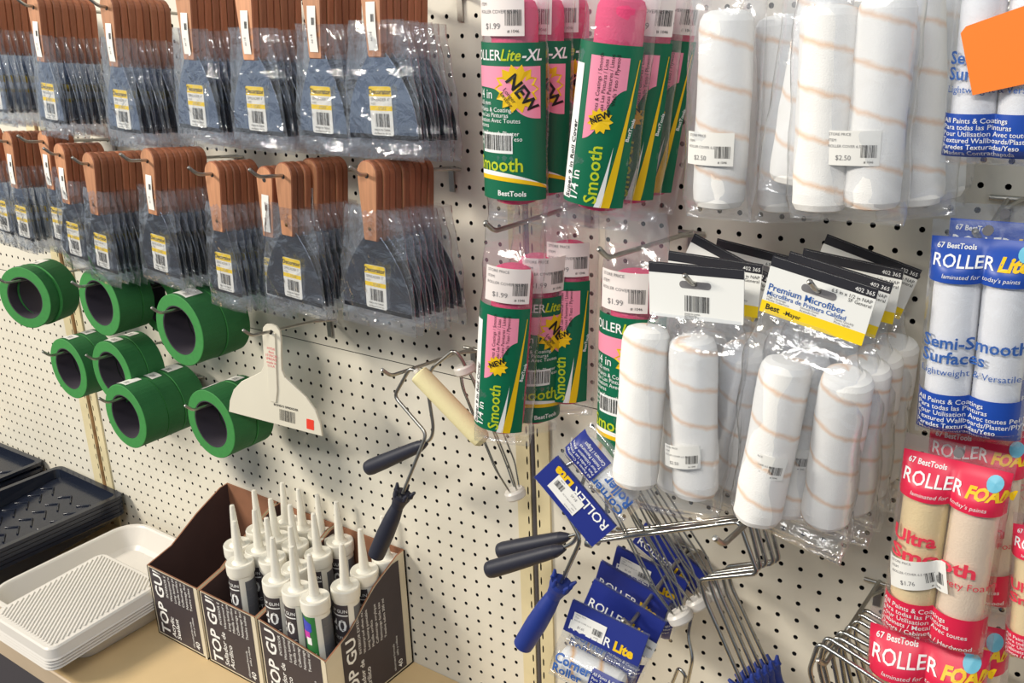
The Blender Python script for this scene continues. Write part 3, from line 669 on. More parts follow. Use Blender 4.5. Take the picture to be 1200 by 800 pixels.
for p in protos.values(): remove_tree(p)

# ------------------------------------------------------------------ plastic spreader
c = at(319, 391, 0.125)
sp = thing('plastic_spreader', 'ivory plastic spreader with wide curved blade hanging by its handle', 'spreader', c)
half = [(0.0, 0.017), (0.010, 0.015), (0.016, 0.008), (0.0180, -0.006), (0.0170, -0.035), (0.0175, -0.058), (0.023, -0.070), (0.041, -0.082), (0.063, -0.096), (0.080, -0.115), (0.089, -0.137), (0.092, -0.158)]
out = [(-x, z) for x, z in half] + [(x, z) for x, z in reversed(half[1:])]
mb = MB(); mb.prism(out, -0.0022, 0.0022, 0, 0.0007); mb.build('blade', 'ivory_plastic', sp)
mb = MB(); rb = [(0.0085, 0.004), (0.0095, -0.095), (0.006, -0.118)]; mb.prism([(-x, z) for x, z in rb] + [(x, z) for x, z in reversed(rb)], -0.0045, -0.002, 0, 0.001); mb.build('grip_rib', 'ivory_plastic', sp)
mb = MB(); mb.lathe([(0.0, 0), (0.0036, 0), (0.0036, 0.0095), (0, 0.0095)], 12, 0, (0, -0.005, 0.004), (0, 1, 0)); mb.build('hang_hole', 'ink_black', sp)
mb = MB(); mp = lambda u, v, o: (u, -0.0047 - o, v)
for i, s in enumerate(('HYDE', 'flexi', '10 INCH', 'SPREAD', 'made in', 'U.S.A.')): mb.text(mp, s, 0, -0.026 - 0.0060 * i, 0.0060, 0, 0, 1)
mb.build('red_print', 'ink_red', sp)
mb = MB(); mp = lambda u, v, o: (u, -0.0027 - o, v)
mb.text(mp, 'BONDO SPREADER', 0.024, -0.124, 0.0055, 0, 0, 1, bold=0.02); mb.bars(mp, 0.011, 0.041, -0.148, -0.128, 0.0, 0, 24, 4); mb.build('barcode', 'ink_black', sp)
mb = MB(); mb.prism(rrect(0.014, 0.018, 0.001, 2, 0.070, -0.142), -0.0026, -0.0023); mb.build('price_dot', 'red_sticker', sp)
sp.rotation_euler = (0, 0.10, 0.22)
b = at(387, 379, 0.0); peg_hook((c.x, 0, c.z - 0.012 + 0.004), 0.165, 0.10, 'long peg hook carrying the ivory spreader')

# ------------------------------------------------------------------ roller covers in bags
def cover_mesh(name, r, L, mats, z_top=0.0, seg=28, fuzz=0.0006):
    """roller cover hanging down from z_top: rounded ends, core hole at the bottom"""
    mb = MB(); prof = [(0.0, 0.0015), (r * 0.30, 0.001), (r * 0.62, 0.0), (r * 0.86, -0.003), (r * 0.97, -0.009), (r, -0.018)]
    prof += [(r, -L * k / 8) for k in range(2, 7)] + [(r, -L + 0.018), (r * 0.97, -L + 0.008), (r * 0.86, -L + 0.002), (r * 0.62, -L), (r * 0.34, -L + 0.001), (r * 0.30, -L + 0.012), (0.0, -L + 0.012)]
    mb.lathe([(max(0, a), z_top + h) for a, h in prof], seg)
    mb.v = [(x * (1 + nz(x, y, z, 60) * fuzz / r * 2), y * (1 + nz(x, y, z, 60) * fuzz / r * 2), z) for x, y, z in mb.v]
    return mb.mesh(name, mats)
def ell(hw, hd): return lambda u, v, o: ((hw + o) * math.sin(u / hw), -(hd + o) * math.cos(u / hw), v)
def star(cx, cz, r0, r1, n=14):
    return [(cx + (r0 if k % 2 else r1) * math.cos(PI * k / n), cz + (r0 if k % 2 else r1) * math.sin(PI * k / n)) for k in range(2 * n)]
def price_label(parent, mp, w, h, txt, seed=1, dark='ink_grey', nu=6, mat_='paper'):
    """mp maps label-local (u right, v up, centred) to the surface"""
    mb = MB(); mb.rect(mp, -w / 2, w / 2, -h / 2, h / 2, 0.0, 0, nu, 2); l = mb.build('price_label', mat_, parent)
    mb = MB()
    for i, s in enumerate(('STORE PRICE', 'ITEM', 'ROLLER COVER 6.5 IN')): mb.text(mp, s, -w * 0.44, h * (0.36 - 0.17 * i), h * 0.11, 0.0003, 0)
    mb.text(mp, txt, -w * 0.3, -h * 0.34, h * 0.20, 0.0003, 0); mb.bars(mp, w * 0.14, w * 0.44, -h * 0.26, h * 0.10, 0.0003, 1, 16, seed); mb.text(mp, '# 1046', w * 0.29, -h * 0.42, h * 0.1, 0.0003, 1, 1)
    mb.build('lettering', ['ink_grey', 'ink_black'], l); return l

# pink covers in green printed bags; local z 0 at the roller top, roller 0.165 long
PINK_R = cover_mesh('roller_cover', 0.0235, 0.200, ['nap_pink'])
def pink_pack(variant):
    p = thing('roller_cover_pack'); add_part('roller_cover', PINK_R, p); hw, hd = 0.0345, 0.0265; mp = ell(hw, hd)
    mb = MB(); film_bag(mb, [(0.060, 0.030, 0.002, 0, 0), (0.035, 0.033, 0.006, 0, 0), (0.0, 0.0345, 0.022, 0, 0), (-0.05, hw, hd, 0, 0), (-0.15, hw, hd, 0, 0), (-0.192, hw, 0.022, 0, 0), (-0.212, 0.034, 0.008, 0, 0), (-0.222, 0.033, 0.002, 0, 0)], 28, 0.0012, 55, 3.1 if variant == 'A' else 8.2, 0, 4)
    mb.build('plastic_bag', 'film_clear', p)
    g0, g1 = -0.193, -0.040; U = hw * 1.45
    mb = MB()
    if variant == 'A':
        mb.rect(mp, -U, U, g0, g1, 0.0008, 0, 24, 2)
        # pink window cut by the rising green field, white starburst
        mb.strip(mp, -U + 0.003, U - 0.010, lambda u: -0.082 - 0.030 / (1 + math.exp(-(u - 0.008) * 160)), lambda u: g1 - 0.022, 0.0012, 1, 24, 2)
        c = (0.014, -0.083)
        S = star(*c, 0.018, 0.0235)
        mb.add([mp(*c, 0.0018)] + [mp(x, z * 1.0, 0.0018) for x, z in S], [(0, i + 1, (i + 1) % len(S) + 1) for i in range(len(S))], 2)
        mb.strip(mp, -U, U, lambda u: g0 + 0.011 + 0.009 * (1 - ((u + 0.02) / 0.07) ** 2), lambda u: g0 + 0.0145 + 0.010 * (1 - ((u + 0.02) / 0.07) ** 2), 0.0012, 2, 24, 1)
        mb.strip(mp, -U, U, lambda u: g0 + 0.0145 + 0.010 * (1 - ((u + 0.02) / 0.07) ** 2), lambda u: g0 + 0.017 + 0.012 * (1 - ((u + 0.02) / 0.06) ** 2), 0.0012, 3, 24, 1)
        mb.rect(mp, -0.030, 0.009, -0.146, -0.126, 0.0012, 3, 8, 1)
        mb.build('printed_wrap', ['print_green', 'print_pink', 'print_yellow', 'ink_white'], p)
        mb = MB()
        mb.text(mp, 'ROLLER', -0.046, -0.0565, 0.0140, 0.0014, 0, 0, bold=0.01, wide=0.9); mb.text(mp, 'Lite', -0.003, -0.0565, 0.0150, 0.0014, 1, 0, bold=0.02, shear=0.25, wide=0.9); mb.text(mp, '-XL', 0.0185, -0.0565, 0.0150, 0.0014, 0, 0, bold=0.02, shear=0.25)
        mb.text(mp, 'NEW', 0.0025, -0.075, 0.0175, 0.0022, 2, 0, rot=-0.9, bold=0.03); mb.text(mp, 'Longer', 0.000, -0.084, 0.006, 0.0022, 2, 0, rot=-0.9); mb.text(mp, 'Lasting', -0.003, -0.088, 0.006, 0.0022, 2, 0, rot=-0.9)
        mb.text(mp, '1/4 in', -0.042, -0.093, 0.0130, 0.0014, 0); mb.text(mp, '6.35 mm', -0.036, -0.099, 0.006, 0.0014, 0)
        for i, s in enumerate(('All Paints & Coatings', 'Todas Las Pinturas', 'Utilisation Avec Toutes', 'Peintures', 'Walls / Smooth Plaster', 'Paredes De Yeso / Yeso', 'Murs Seches / Lisses')): mb.text(mp, s, -0.042, -0.1055 - 0.0052 * i + (0.0 if i < 4 else -0.002) + 0.0, 0.0062, 0.0014, 0)
        mb.bars(mp, -0.028, 0.007, -0.143, -0.128, 0.0016, 2, 26, 6)
        mb.text(mp, 'Smooth', -0.040, -0.1635, 0.0190, 0.0014, 1, 0, bold=0.015); mb.text(mp, 'BestTools', -0.008, -0.1885, 0.0075, 0.0014, 0, 0, bold=0.02)
        mb.build('lettering', ['ink_white', 'print_lime', 'print_black'], p)
    else:
        mb.rect(mp, -U, U * 0.50, g0, g1, 0.0008, 0, 24, 2)
        mb.strip(mp, -U * 0.5, U * 0.24, lambda u: -0.098 - 0.052 / (1 + math.exp((u + 0.006) * 190)) - 0.0 + 0.02, lambda u: g1 - 0.011, 0.0012, 1, 20, 2)
        # yellow swoosh rising to the right edge
        def sw(v): return 0.007 + 0.018 * ((v - g0) / (g1 - g0)) ** 0.8
        vs = []; n = 16
        for k in range(n + 1):
            v = g0 + (g1 - g0 - 0.012) * k / n; u = sw(v) - 0.002; w = 0.0045 * (1 - k / n) ** 1.4 + 0.0004; vs += [mp(u - w, v, 0.0014), mp(u + w, v, 0.0014)]
        mb.add(vs, [(2 * k, 2 * k + 1, 2 * k + 3, 2 * k + 2) for k in range(n)], 2)
        vs = []
        for k in range(n + 1):
            v = g0 + 0.06 * k / n; u = sw(v) - 0.009; w = 0.0035 * (1 - k / n) ** 1.2; vs += [mp(u - w, v, 0.0014), mp(u + w, v, 0.0014)]
        mb.add(vs, [(2 * k, 2 * k + 1, 2 * k + 3, 2 * k + 2) for k in range(n)], 3)
        mb.rect(mp, -U * 0.98, -U * 0.66, g0 + 0.004, g1 - 0.02, 0.0012, 3, 5, 1)
        c = (-0.009, -0.110); S = star(*c, 0.009, 0.0125, 11); mb.add([mp(*c, 0.0018)] + [mp(x, z, 0.0018) for x, z in S], [(0, i + 1, (i + 1) % len(S) + 1) for i in range(len(S))], 2)
        mb.build('printed_wrap', ['print_green', 'print_pink', 'print_yellow', 'ink_white'], p)
        mb = MB()
        mb.text(mp, '1/4 in', -0.0235, -0.190, 0.0135, 0.0014, 0, 0, rot=PI / 2, bold=0.01); mb.text(mp, 'Smooth', -0.0035, -0.190, 0.0180, 0.0014, 1, 0, rot=PI / 2, bold=0.015)
        mb.text(mp, 'NEW', -0.0165, -0.114, 0.0088, 0.0022, 2, 0, rot=0.5, bold=0.03); mb.text(mp, 'BestTools', 0.0205, -0.128, 0.0055, 0.0016, 0, 0, rot=1.35, bold=0.02)
        mb.text(mp, 'Super 9 in Roll Cover', -0.034, -0.188, 0.0085, 0.0016, 2, 0, rot=PI / 2, bold=0.02)
        for i, s in enumerate(('All Paints & Coatings / Smooth', 'Todas Las Pinturas / Lisas', 'Toutes Peintures / Lisses', 'Walls Yeso / Plywood')): mb.text(mp, s, -0.0125 + 0.0052 * i, -0.113 + 0.006 * i, 0.0052, 0.0016, 2, 0, rot=PI / 2)
        mb.build('lettering', ['ink_white', 'print_lime', 'print_black'], p)
    price_label(p, lambda u, v, o: mp(u - 0.004, v - 0.014, o + 0.0016), 0.052, 0.040, '$1.99', 4, mat_='paper_pinkish')
    return p
pa, pb = pink_pack('A'), pink_pack('B')
def place_stack(proto, top, bot, zt, zb, d, n, step, labels, cat, group, yaw=0.0, d2=None, jit=0.03, dx=0.0, dz=0.0, scale=True):
    outs = []
    for i in range(n):
        o = copy_tree(proto); hang(o, top, bot, zt, zb, d, d2, yaw + (random.uniform(-jit, jit) * 2 if i else 0), scale); o.location += Vector((dx * i, step * i, dz * i))
        if i: o.rotation_euler.y += random.uniform(-jit, jit)
        tag(o, labels[min(i, len(labels) - 1)], cat, group); outs.append(o)
    return outs
G1 = 'pink roller cover packs in green printed bags'
place_stack(pa, (603, -2), (606, 240), 0.0, -0.203, 0.165, 3, 0.054, ['pink roller cover pack with NEW starburst, front of the top left hook', 'pink roller cover pack second on the top left hook, starburst half hidden', 'rearmost pink roller cover pack on the top left hook, in shade'], 'roller cover', G1, 0.15)
place_stack(pb, (731, -4), (700, 246), 0.0, -0.203, 0.170, 3, 0.052, ['tilted pink roller cover pack with upright green lettering, front of the top middle hook', 'pink roller cover pack second on the top middle hook', 'rearmost pink roller cover pack on the top middle hook beside the white covers'], 'roller cover', G1, 0.55, jit=0.02, dx=0.004)
for o in list(bpy.data.objects):
    if o.get('label', '').startswith('tilted pink roller'):
        for ch in list(o.children):
            if ch.name.startswith('price_label'): remove_tree(ch)
place_stack(pb, (602, 312), (590, 503), 0.0, -0.203, 0.150, 1, 0.0, ['pink roller cover pack at the front of the middle-left hook, torn bag bottom'], 'roller cover', G1, 0.5)
place_stack(pa, (632, 300), (622, 492), 0.0, -0.203, 0.095, 1, 0.0, ['pink roller cover pack wedged second on the middle-left hook'], 'roller cover', G1, 1.0)
place_stack(pb, (668, 284), (664, 470), 0.0, -0.203, 0.060, 1, 0.0, ['pink roller cover pack at the back of the middle-left hook, dark lettering'], 'roller cover', G1, 0.6)
place_stack(pa, (745, 318), (737, 536), 0.0, -0.203, 0.130, 1, 0.0, ['pink roller cover pack beside the white header cards, NEW starburst showing'], 'roller cover', G1, 0.15)
remove_tree(pa); remove_tree(pb)
def hook_px(base_px, tip_px, label, slope=None, r=0.003):
    """base on the board given by pixel; tip pixel gives reach and rise"""
    b = at(*base_px, 0.0); best = None
    for k in range(10, 60):
        d = k * 0.005; q = at(*tip_px, d)
        if best is None or abs(q.x - b.x) < best[0]: best = (abs(q.x - b.x), d, q)
    d, q = best[1], best[2]; sl = (q.z - b.z - 0.015) / d
    return peg_hook(b, d - 0.012, sl, label, r)
hook_px((690, 236), (572, 258), 'bare-tipped peg hook carrying the middle-left pink roller packs')
hook_px((812, 272), (707, 288), 'bare-tipped peg hook carrying the single pink roller pack')

# white microfibre covers, single roller in a plain bag (upper row)
WHITE_R = cover_mesh('roller_cover', 0.0265, 0.190, ['nap_white'], fuzz=0.001)
def plain_pack(twin=False, label=True, seed=1.0):
    p = thing('roller_cover_pack')
    if twin:
        for sx in (-1, 1):
            o = add_part('roller_cover', WHITE_R, p); o.location = (sx * 0.0245, 0.004 * sx, 0.002 * sx); o.rotation_euler = (0, 0.03 * sx, sx * 1.3)
        hw, hd = 0.056, 0.0295
    else:
        add_part('roller_cover', WHITE_R, p); hw, hd = 0.037, 0.029
    mb = MB(); film_bag(mb, [(0.075, hw * 0.85, 0.002, 0, 0), (0.035, hw * 0.92, 0.008, 0, 0), (0.0, hw, 0.026, 0, 0), (-0.05, hw, hd, 0, 0), (-0.14, hw, hd, 0, 0), (-0.178, hw, 0.026, 0, 0), (-0.195, hw * 0.98, 0.009, 0, 0), (-0.203, hw * 0.96, 0.002, 0, 0)], 30, 0.0022, 45, seed * 4.3, 0, 4, 0.45 if twin else 0.8); mb.build('plastic_bag', 'film_soft', p)
    if label:
        m0 = ell(hw + 0.0012, hd + 0.0016)
        price_label(p, lambda u, v, o: m0(u + (0.012 if twin else -0.004), v - 0.128, o), 0.052, 0.032, '$2.50', 8, mat_='paper')
    return p
ps, pt2, pn = plain_pack(False, True, 1.0), plain_pack(True, True, 2.0), plain_pack(False, False, 3.0)
G2 = 'white microfibre roller covers in clear bags'
place_stack(ps, (853, 12), (842, 242), 0.0, -0.190, 0.170, 1, 0, ['white roller cover in a clear bag beside the pink packs, price label low on it'], 'roller cover', G2, 0.1)
place_stack(pn, (918, 18), (918, 246), 0.0, -0.190, 0.115, 1, 0, ['shaded white roller cover behind the bagged one beside the pink packs'], 'roller cover', G2, 0.3)
place_stack(pn, (972, -22), (931, 214), 0.0, -0.190, 0.185, 1, 0, ['leaning white roller cover at the left of the top right bunch'], 'roller cover', G2, 0.2)
place_stack(pt2, (1007, 2), (991, 244), 0.0, -0.190, 0.205, 1, 0, ['clear bag with two white roller covers, price label across the right one'], 'roller cover', G2, 0.0)
place_stack(pn, (1072, -10), (1072, 240), 0.0, -0.190, 0.135, 1, 0, ['white roller cover hanging right behind the two-roller bag'], 'roller cover', G2, 0.5)
place_stack(pn, (1098, -10), (1096, 232), 0.0, -0.190, 0.075, 1, 0, ['rearmost white roller cover of the top right bunch, nearest the pegboard'], 'roller cover', G2, 1.0)
for o in (ps, pt2, pn): remove_tree(o)

# header-card twin packs of white covers; local z=0 at the hang slot
def card_pack(face, seed):
    p = thing('roller_cover_pack'); CW, CH = 0.108, 0.060; mb = MB()
    mb.prism(rrect(CW, CH, 0.002, 2, 0, -0.009), -0.0008, 0.0008); c = mb.build('header_card', 'card_white', p)
    mp = lambda u, v, o: (u, -0.0009 - o, v); mb = MB(); t, b = -0.009 + CH / 2, -0.009 - CH / 2
    mb.rect(mp, -CW / 2, CW / 2, t - 0.010, t, 0.0002, 0, 1, 1); mb.box(-CW / 2, CW / 2, -0.0008, 0.0009, t, t + 0.0012, 0)
    if face: mb.rect(mp, -CW / 2, CW / 2, b, b + 0.013, 0.0002, 1, 1, 1)
    mb.build('card_print', ['card_black', 'card_yellow'], c)
    mb = MB(); mb.prism(rrect(0.036, 0.008, 0.0038, 4, 0.0, 0.0), -0.0013, 0.0013); mb.build('hang_slot', 'ink_grey', c)
    mb = MB()
    if face:
        mb.text(mp, 'Premium Microfiber', -CW * 0.47, -0.0135, 0.0098, 0.0004, 0, 0, bold=0.012); mb.text(mp, 'Microfibra de Primera Calidad', -CW * 0.47, -0.0195, 0.0068, 0.0004, 0, 0, bold=0.01)
        mb.text(mp, 'Best', -CW * 0.45, b + 0.0045, 0.0085, 0.0004, 1, 0, bold=0.03); mb.text(mp, '-Mayer', -CW * 0.27, b + 0.0045, 0.0065, 0.0004, 1, 0, bold=0.02); mb.text(mp, '402 365', CW * 0.48, t - 0.0075, 0.0060, 0.0004, 3, 2)
        mb.text(mp, '6.5 in x 1/2 in NAP', CW * 0.48, t - 0.016, 0.0052, 0.0004, 1, 2); mb.text(mp, 'SF General', CW * 0.48, t - 0.0205, 0.0052, 0.0004, 1, 2)
        for i in range(3):
            for j in range(2): mb.text(mp, ('High Coverage', 'Smooth Finish', 'Paints Quickly', 'Mucha Cobertura', 'Acabado liso', 'Pinta rapido')[i + 3 * j], -CW * 0.46 + i * CW * 0.33, -0.0222 - 0.003 * j, 0.0034, 0.0004, 2, 0)
    else:
        mb.bars(mp, -0.012, 0.016, -0.030, -0.012, 0.0004, 1, 26, 11)
        for i in range(4): mb.text(mp, ('MADE IN CHINA', 'Distributed by', 'Best Mayer Paint', 'Supply Inc.')[i], -0.012, -0.0335 - 0.0018 * i + 0.0, 0.0024, 0.0004, 1)
    mb.build('lettering', ['ink_blue', 'ink_black', 'ink_grey', 'ink_white'], c)
    for sx in (-1, 1):
        o = add_part('roller_cover', WHITE_R, p); (x_, z_, a_) = ((-0.0115, -0.079, -0.09) if sx < 0 else (0.049, -0.072, -0.17)) if face else ((-0.056, -0.052, 0.12) if sx < 0 else (-0.004, -0.060, 0.02)); o.location = (x_, 0.003 * sx, z_); o.rotation_euler = (0, a_, 0.8 * sx + seed)
    hw, hd = 0.064, 0.0315; sk = 0.036 if face else -0.034
    mb = MB(); film_bag(mb, [(b + 0.004, CW / 2 - 0.003, 0.0016, 0, 0), (b - 0.008, CW / 2, 0.008, 0, 0), (-0.075, hw * 0.95, 0.024, 0.1 * sk, 0), (-0.12, hw, hd, 0.4 * sk, 0), (-0.21, hw, hd, 0.8 * sk, 0), (-0.258, hw, 0.026, sk, 0), (-0.276, hw * 0.98, 0.010, sk, 0), (-0.284, hw * 0.97, 0.0015, sk, 0)], 32, 0.0022, 40, seed * 5.1, 0, 4, 0.4); mb.build('plastic_bag', 'film_clear', p)
    xr, rr_, ar = (0.001, 0.0335, -0.09) if face else (-0.0045, 0.0335, 0.02)
    price_label(p, lambda u, v, o: (xr + (rr_ + o) * math.sin(u / rr_), -(rr_ + o) * math.cos(u / rr_), -0.190 + v + u * 0.1), 0.046, 0.027, '$2.50', 8)
    return p
pf, pbk = card_pack(True, 0.3), card_pack(False, 1.9)
G3 = 'twin white roller cover packs with header cards'
def hang_rot(o, px, py, d, ang, scale=1.0, yaw=0.0, pitch=0.0):
    o.location = at(px, py, d); o.rotation_euler = (pitch, ang, yaw); o.scale = (scale,) * 3; return o
def spin_body(o, a):
    M3 = Matrix.Rotation(a, 3, 'Y')
    for ch in o.children:
        if not ch.name.startswith('header_card'):
            ch.location = M3 @ ch.location; ch.rotation_euler = (M3 @ ch.rotation_euler.to_matrix()).to_euler()
for i, (px, py, d, ang, yaw, proto, lb) in enumerate((
        (815, 334, 0.205, 0.0 - 0.03, 0.05, pbk, 'twin roller pack showing the blank back of its card with barcode'),
        (836, 324, 0.155, 0.05, 0.10, pf, 'twin roller pack directly behind the barcode card'),
        (852, 318, 0.105, 0.40, 0.05, pf, 'twin roller pack third in the left bunch of header cards'),
        (886, 312, 0.055, 0.13, 0.0, pf, 'twin roller pack rearmost in the left bunch of header cards'))):
    o = tag(hang_rot(copy_tree(proto), px, py, d, ang, 0.945, yaw), lb, 'roller cover', G3)
    if i: spin_body(o, 0.14 - ang)
for i, (px, py, d, ang, yaw, proto, lb) in enumerate((
        (960, 342, 0.205, 0.19, 0.0, pf, 'twin roller pack with blue and yellow header card facing out'),
        (978, 336, 0.155, 0.22, 0.08, pf, 'twin roller pack second in the right bunch of header cards'),
        (995, 326, 0.105, 0.10, 0.0, pf, 'twin roller pack third in the right bunch of header cards'),
        (1015, 316, 0.055, 0.30, 0.1, pf, 'twin roller pack rearmost in the right bunch, faint behind film'))):
    o = tag(hang_rot(copy_tree(proto), px, py, d, ang, 0.945, yaw), lb, 'roller cover', G3)
    if i: spin_body(o, 0.14 - ang)
remove_tree(pf); remove_tree(pbk)
for px, py, d, nm in ((815, 333, 0.205, 'left'), (960, 341, 0.205, 'right')):
    q = at(px, py, d); peg_hook((q.x, 0, q.z - 0.02), d + 0.006, 0.10, 'peg hook through the %s bunch of header cards' % nm)

# two-roller pouches with printed bands (blue and red)
def pouch(kind, seed):
    """local z=0 at the hang hole; body below"""
    p = thing('roller_cover_pack'); r = 0.0205; L = 0.150; zt = -0.034; W = 0.094
    def dep(u, v):
        k = 1.0
        if v > zt: k = max(0.05, 1 - (v - zt) / 0.032)
        if v < zt - L + 0.002: k = max(0.05, 1 - ((zt - L + 0.002) - v) / 0.018)
        k = k * k * (3 - 2 * k); a = (abs(u) - r * 1.02) / (r * 1.18)
        return 0.0016 + (r * 1.06) * math.sqrt(max(0.0, 1 - a * a)) * k + nz(u + seed, v, seed, 60) * 0.0006
    mp = lambda u, v, o: (u, -dep(u, v) - o, v); mpb = lambda u, v, o: (u, dep(u, v) + o, v)
    rm = cover_mesh('roller_cover', r, L, ['nap_plain' if kind == 'blue' else ('foam_pale')], fuzz=0.0003); rm2 = rm if kind == 'blue' else cover_mesh('roller_cover', r, L, ['foam_cream'], fuzz=0.0003)
    for sx, me in ((-1, rm2), (1, rm)):
        o = add_part('roller_cover', me, p); o.location = (sx * (r + 0.0004), 0, zt)
    zb = zt - L - 0.016; zh = zt - 0.004
    mb = MB(); mb.grid(28, 40, lambda a, b: mp(-W / 2 + W * a, zb + (0.012 - zb) * b, 0), 0); mb.grid(28, 40, lambda a, b: mpb(-W / 2 + W * a, zb + (0.012 - zb) * b, 0), 0); mb.build('plastic_pouch', 'film_red' if kind == 'red' else 'film_clear', p)
    h0, h1 = -0.042, -0.003; f0, f1 = zt - L - 0.008, zt - L + 0.034
    mb = MB(); mb.rect(mp, -W / 2 + 0.001, W / 2 - 0.001, f0, f1, 0.0007, 0, 28, 8); mb.build('footer_band', ['print_red' if kind == 'red' else 'print_blue'], p)
    mb = MB(); mb.rect(mp, -W / 2 + 0.001, W / 2 - 0.001, h0, h1, 0.0007, 0, 28, 8)
    cz = [(0.034 + 0.0068 * math.cos(2 * PI * k / 16), -0.0135 + 0.0068 * math.sin(2 * PI * k / 16)) for k in range(16)]; mb.add([mp(0.034, -0.0135, 0.0022)] + [mp(x, z, 0.0022) for x, z in cz], [(0, i + 1, (i + 1) % 16 + 1) for i in range(16)], 1)
    mb.build('header_band', ['print_red' if kind == 'red' else 'print_blue', 'print_sky'], p)
    mb = MB()
    mb.text(mp, 'BestTools', -0.032, -0.0125, 0.0062, 0.0014, 0, 0, bold=0.02); mb.text(mp, '67', -0.0405, -0.0125, 0.0065, 0.0014, 0, 0, bold=0.02)
    mb.text(mp, 'ROLLER', -0.0425, -0.0275, 0.0152, 0.0014, 0, 0, bold=0.01, wide=0.98)
    mb.text(mp, 'Lite' if kind == 'blue' else 'FOAM', 0.0125, -0.0275, 0.0155 if kind == 'blue' else 0.0130, 0.0014, 1, 0, bold=0.045, shear=0.25, wide=1.05)
    mb.text(mp, 'laminated for today\'s paints', 0.0, -0.0375, 0.0058, 0.0014, 0, 1, shear=0.2)
    if kind == 'blue':
        mb.text(mp, 'Semi-Smooth', -0.044, zt - 0.070, 0.0165, 0.0010, 2, 0, bold=0.02); mb.text(mp, 'Surfaces', -0.044, zt - 0.0845, 0.0165, 0.0010, 2, 0, bold=0.02); mb.text(mp, 'Lightweight & Versatile', -0.044, zt - 0.0965, 0.0092, 0.0010, 2, 0)
        lines = ('All Paints & Coatings', 'Para todas las Pinturas', 'Pour Utilisation Avec toutes Peintures', 'Textured Wallboards/Plaster/Plywood', 'Paredes Texturadas/Yeso', '/Madera Contrachapada')
    else:
        mb.text(mp, 'Ultra', -0.043, zt - 0.053, 0.0185, 0.0010, 2, 0, bold=0.03); mb.text(mp, 'Smooth', -0.043, zt - 0.0715, 0.0185, 0.0010, 2, 0, bold=0.03, wide=1.3); mb.text(mp, 'Velvety Foam', -0.006, zt - 0.0845, 0.0100, 0.0010, 2, 0)
        lines = ('All Paints & Coatings', 'Para todas las Pinturas', 'Pour Utilisation Avec toutes', 'Cabinets / Metal', 'Doors / Cabinets / Hardwood', 'Gabinetes')
    for i, s in enumerate(lines): mb.text(mp, s, -0.044, f1 - 0.0085 - 0.0062 * i, 0.0068, 0.0014, 0, 0, bold=0.005)
    mb.build('lettering', ['ink_white', 'print_yellow', 'ink_blue' if kind == 'blue' else 'ink_red'], p)
    mb = MB(); mb.prism([(0.0045 * math.cos(2 * PI * k / 12), 0.004 + 0.0045 * math.sin(2 * PI * k / 12)) for k in range(12)], -0.0028, 0.0028); mb.build('hang_hole', 'ink_grey', p)
    return p, mp
pbl, mpb_ = pouch('blue', 1.3); prd, mpr_ = pouch('red', 4.4)
G4 = 'blue printed two-roller packs'; G5 = 'red printed foam roller packs'
place_stack(pbl, (1158, 270), (1133, 509), 0.004, -0.196, 0.165, 2, 0.05, ['blue and white two-roller pack hanging below the orange tag, facing out', 'blue two-roller pack hidden behind the front one, only its top edge showing'], 'roller pack', G4, 0.05, jit=0.02, dx=0.004, dz=0.006)
o = copy_tree(pbl); hang(o, (1192, -72), (1162, 188), 0.004, -0.196, 0.185, None, 0.0); tag(o, 'blue two-roller pack in the top right corner with an orange paper on it', 'roller pack', G4)
mb = MB(); mb.prism([(-0.018, -0.132), (0.032, -0.120), (0.040, -0.046), (-0.030, -0.070), (-0.034, -0.076)], -0.0285, -0.0275); oc = mb.build('orange_paper', 'orange_card', o); oc['label'] = 'orange paper flag'
def red(top, bot, d, lb, yaw=0.0, price=False, d2=None):
    o = copy_tree(prd); hang(o, top, bot, 0.004, -0.196, d, d2, yaw); tag(o, lb, 'roller pack', G5)
    if price: price_label(o, lambda u, v, of: mpr_(-0.016 + u * 0.98 - v * 0.22, zc + v * 0.98 + u * 0.22, of * 1 + 0.0022), 0.052, 0.030, '$1.76', 8, nu=12)
    return o
zc = -0.118
red((1124, 530), (1090, 748), 0.175, 'red and cream foam roller pack with a price label, facing out', 0.0, True)
red((1150, 497), (1128, 700), 0.120, 'red foam roller pack behind the priced one, its header darkened', 0.1)
red((1090, 735), (1068, 960), 0.165, 'crumpled red foam roller pack at the bottom edge of the picture', 0.1)
red((1120, 715), (1100, 925), 0.110, 'red foam roller pack behind the crumpled one at the bottom', 0.1)
red((1236, 615), (1222, 775), 0.165, 'red foam roller pack half cut off by the right picture edge', 0.0)
red((1216, 470), (1196, 645), 0.070, 'red foam roller pack deep in shade at the right picture edge', 0.1)
remove_tree(pbl); remove_tree(prd)
hook_px((1182, 232), (1148, 270), 'peg hook with bright tip carrying the blue two-roller packs')
hook_px((1148, 488), (1121, 534), 'dark peg hook carrying the priced red foam pack')

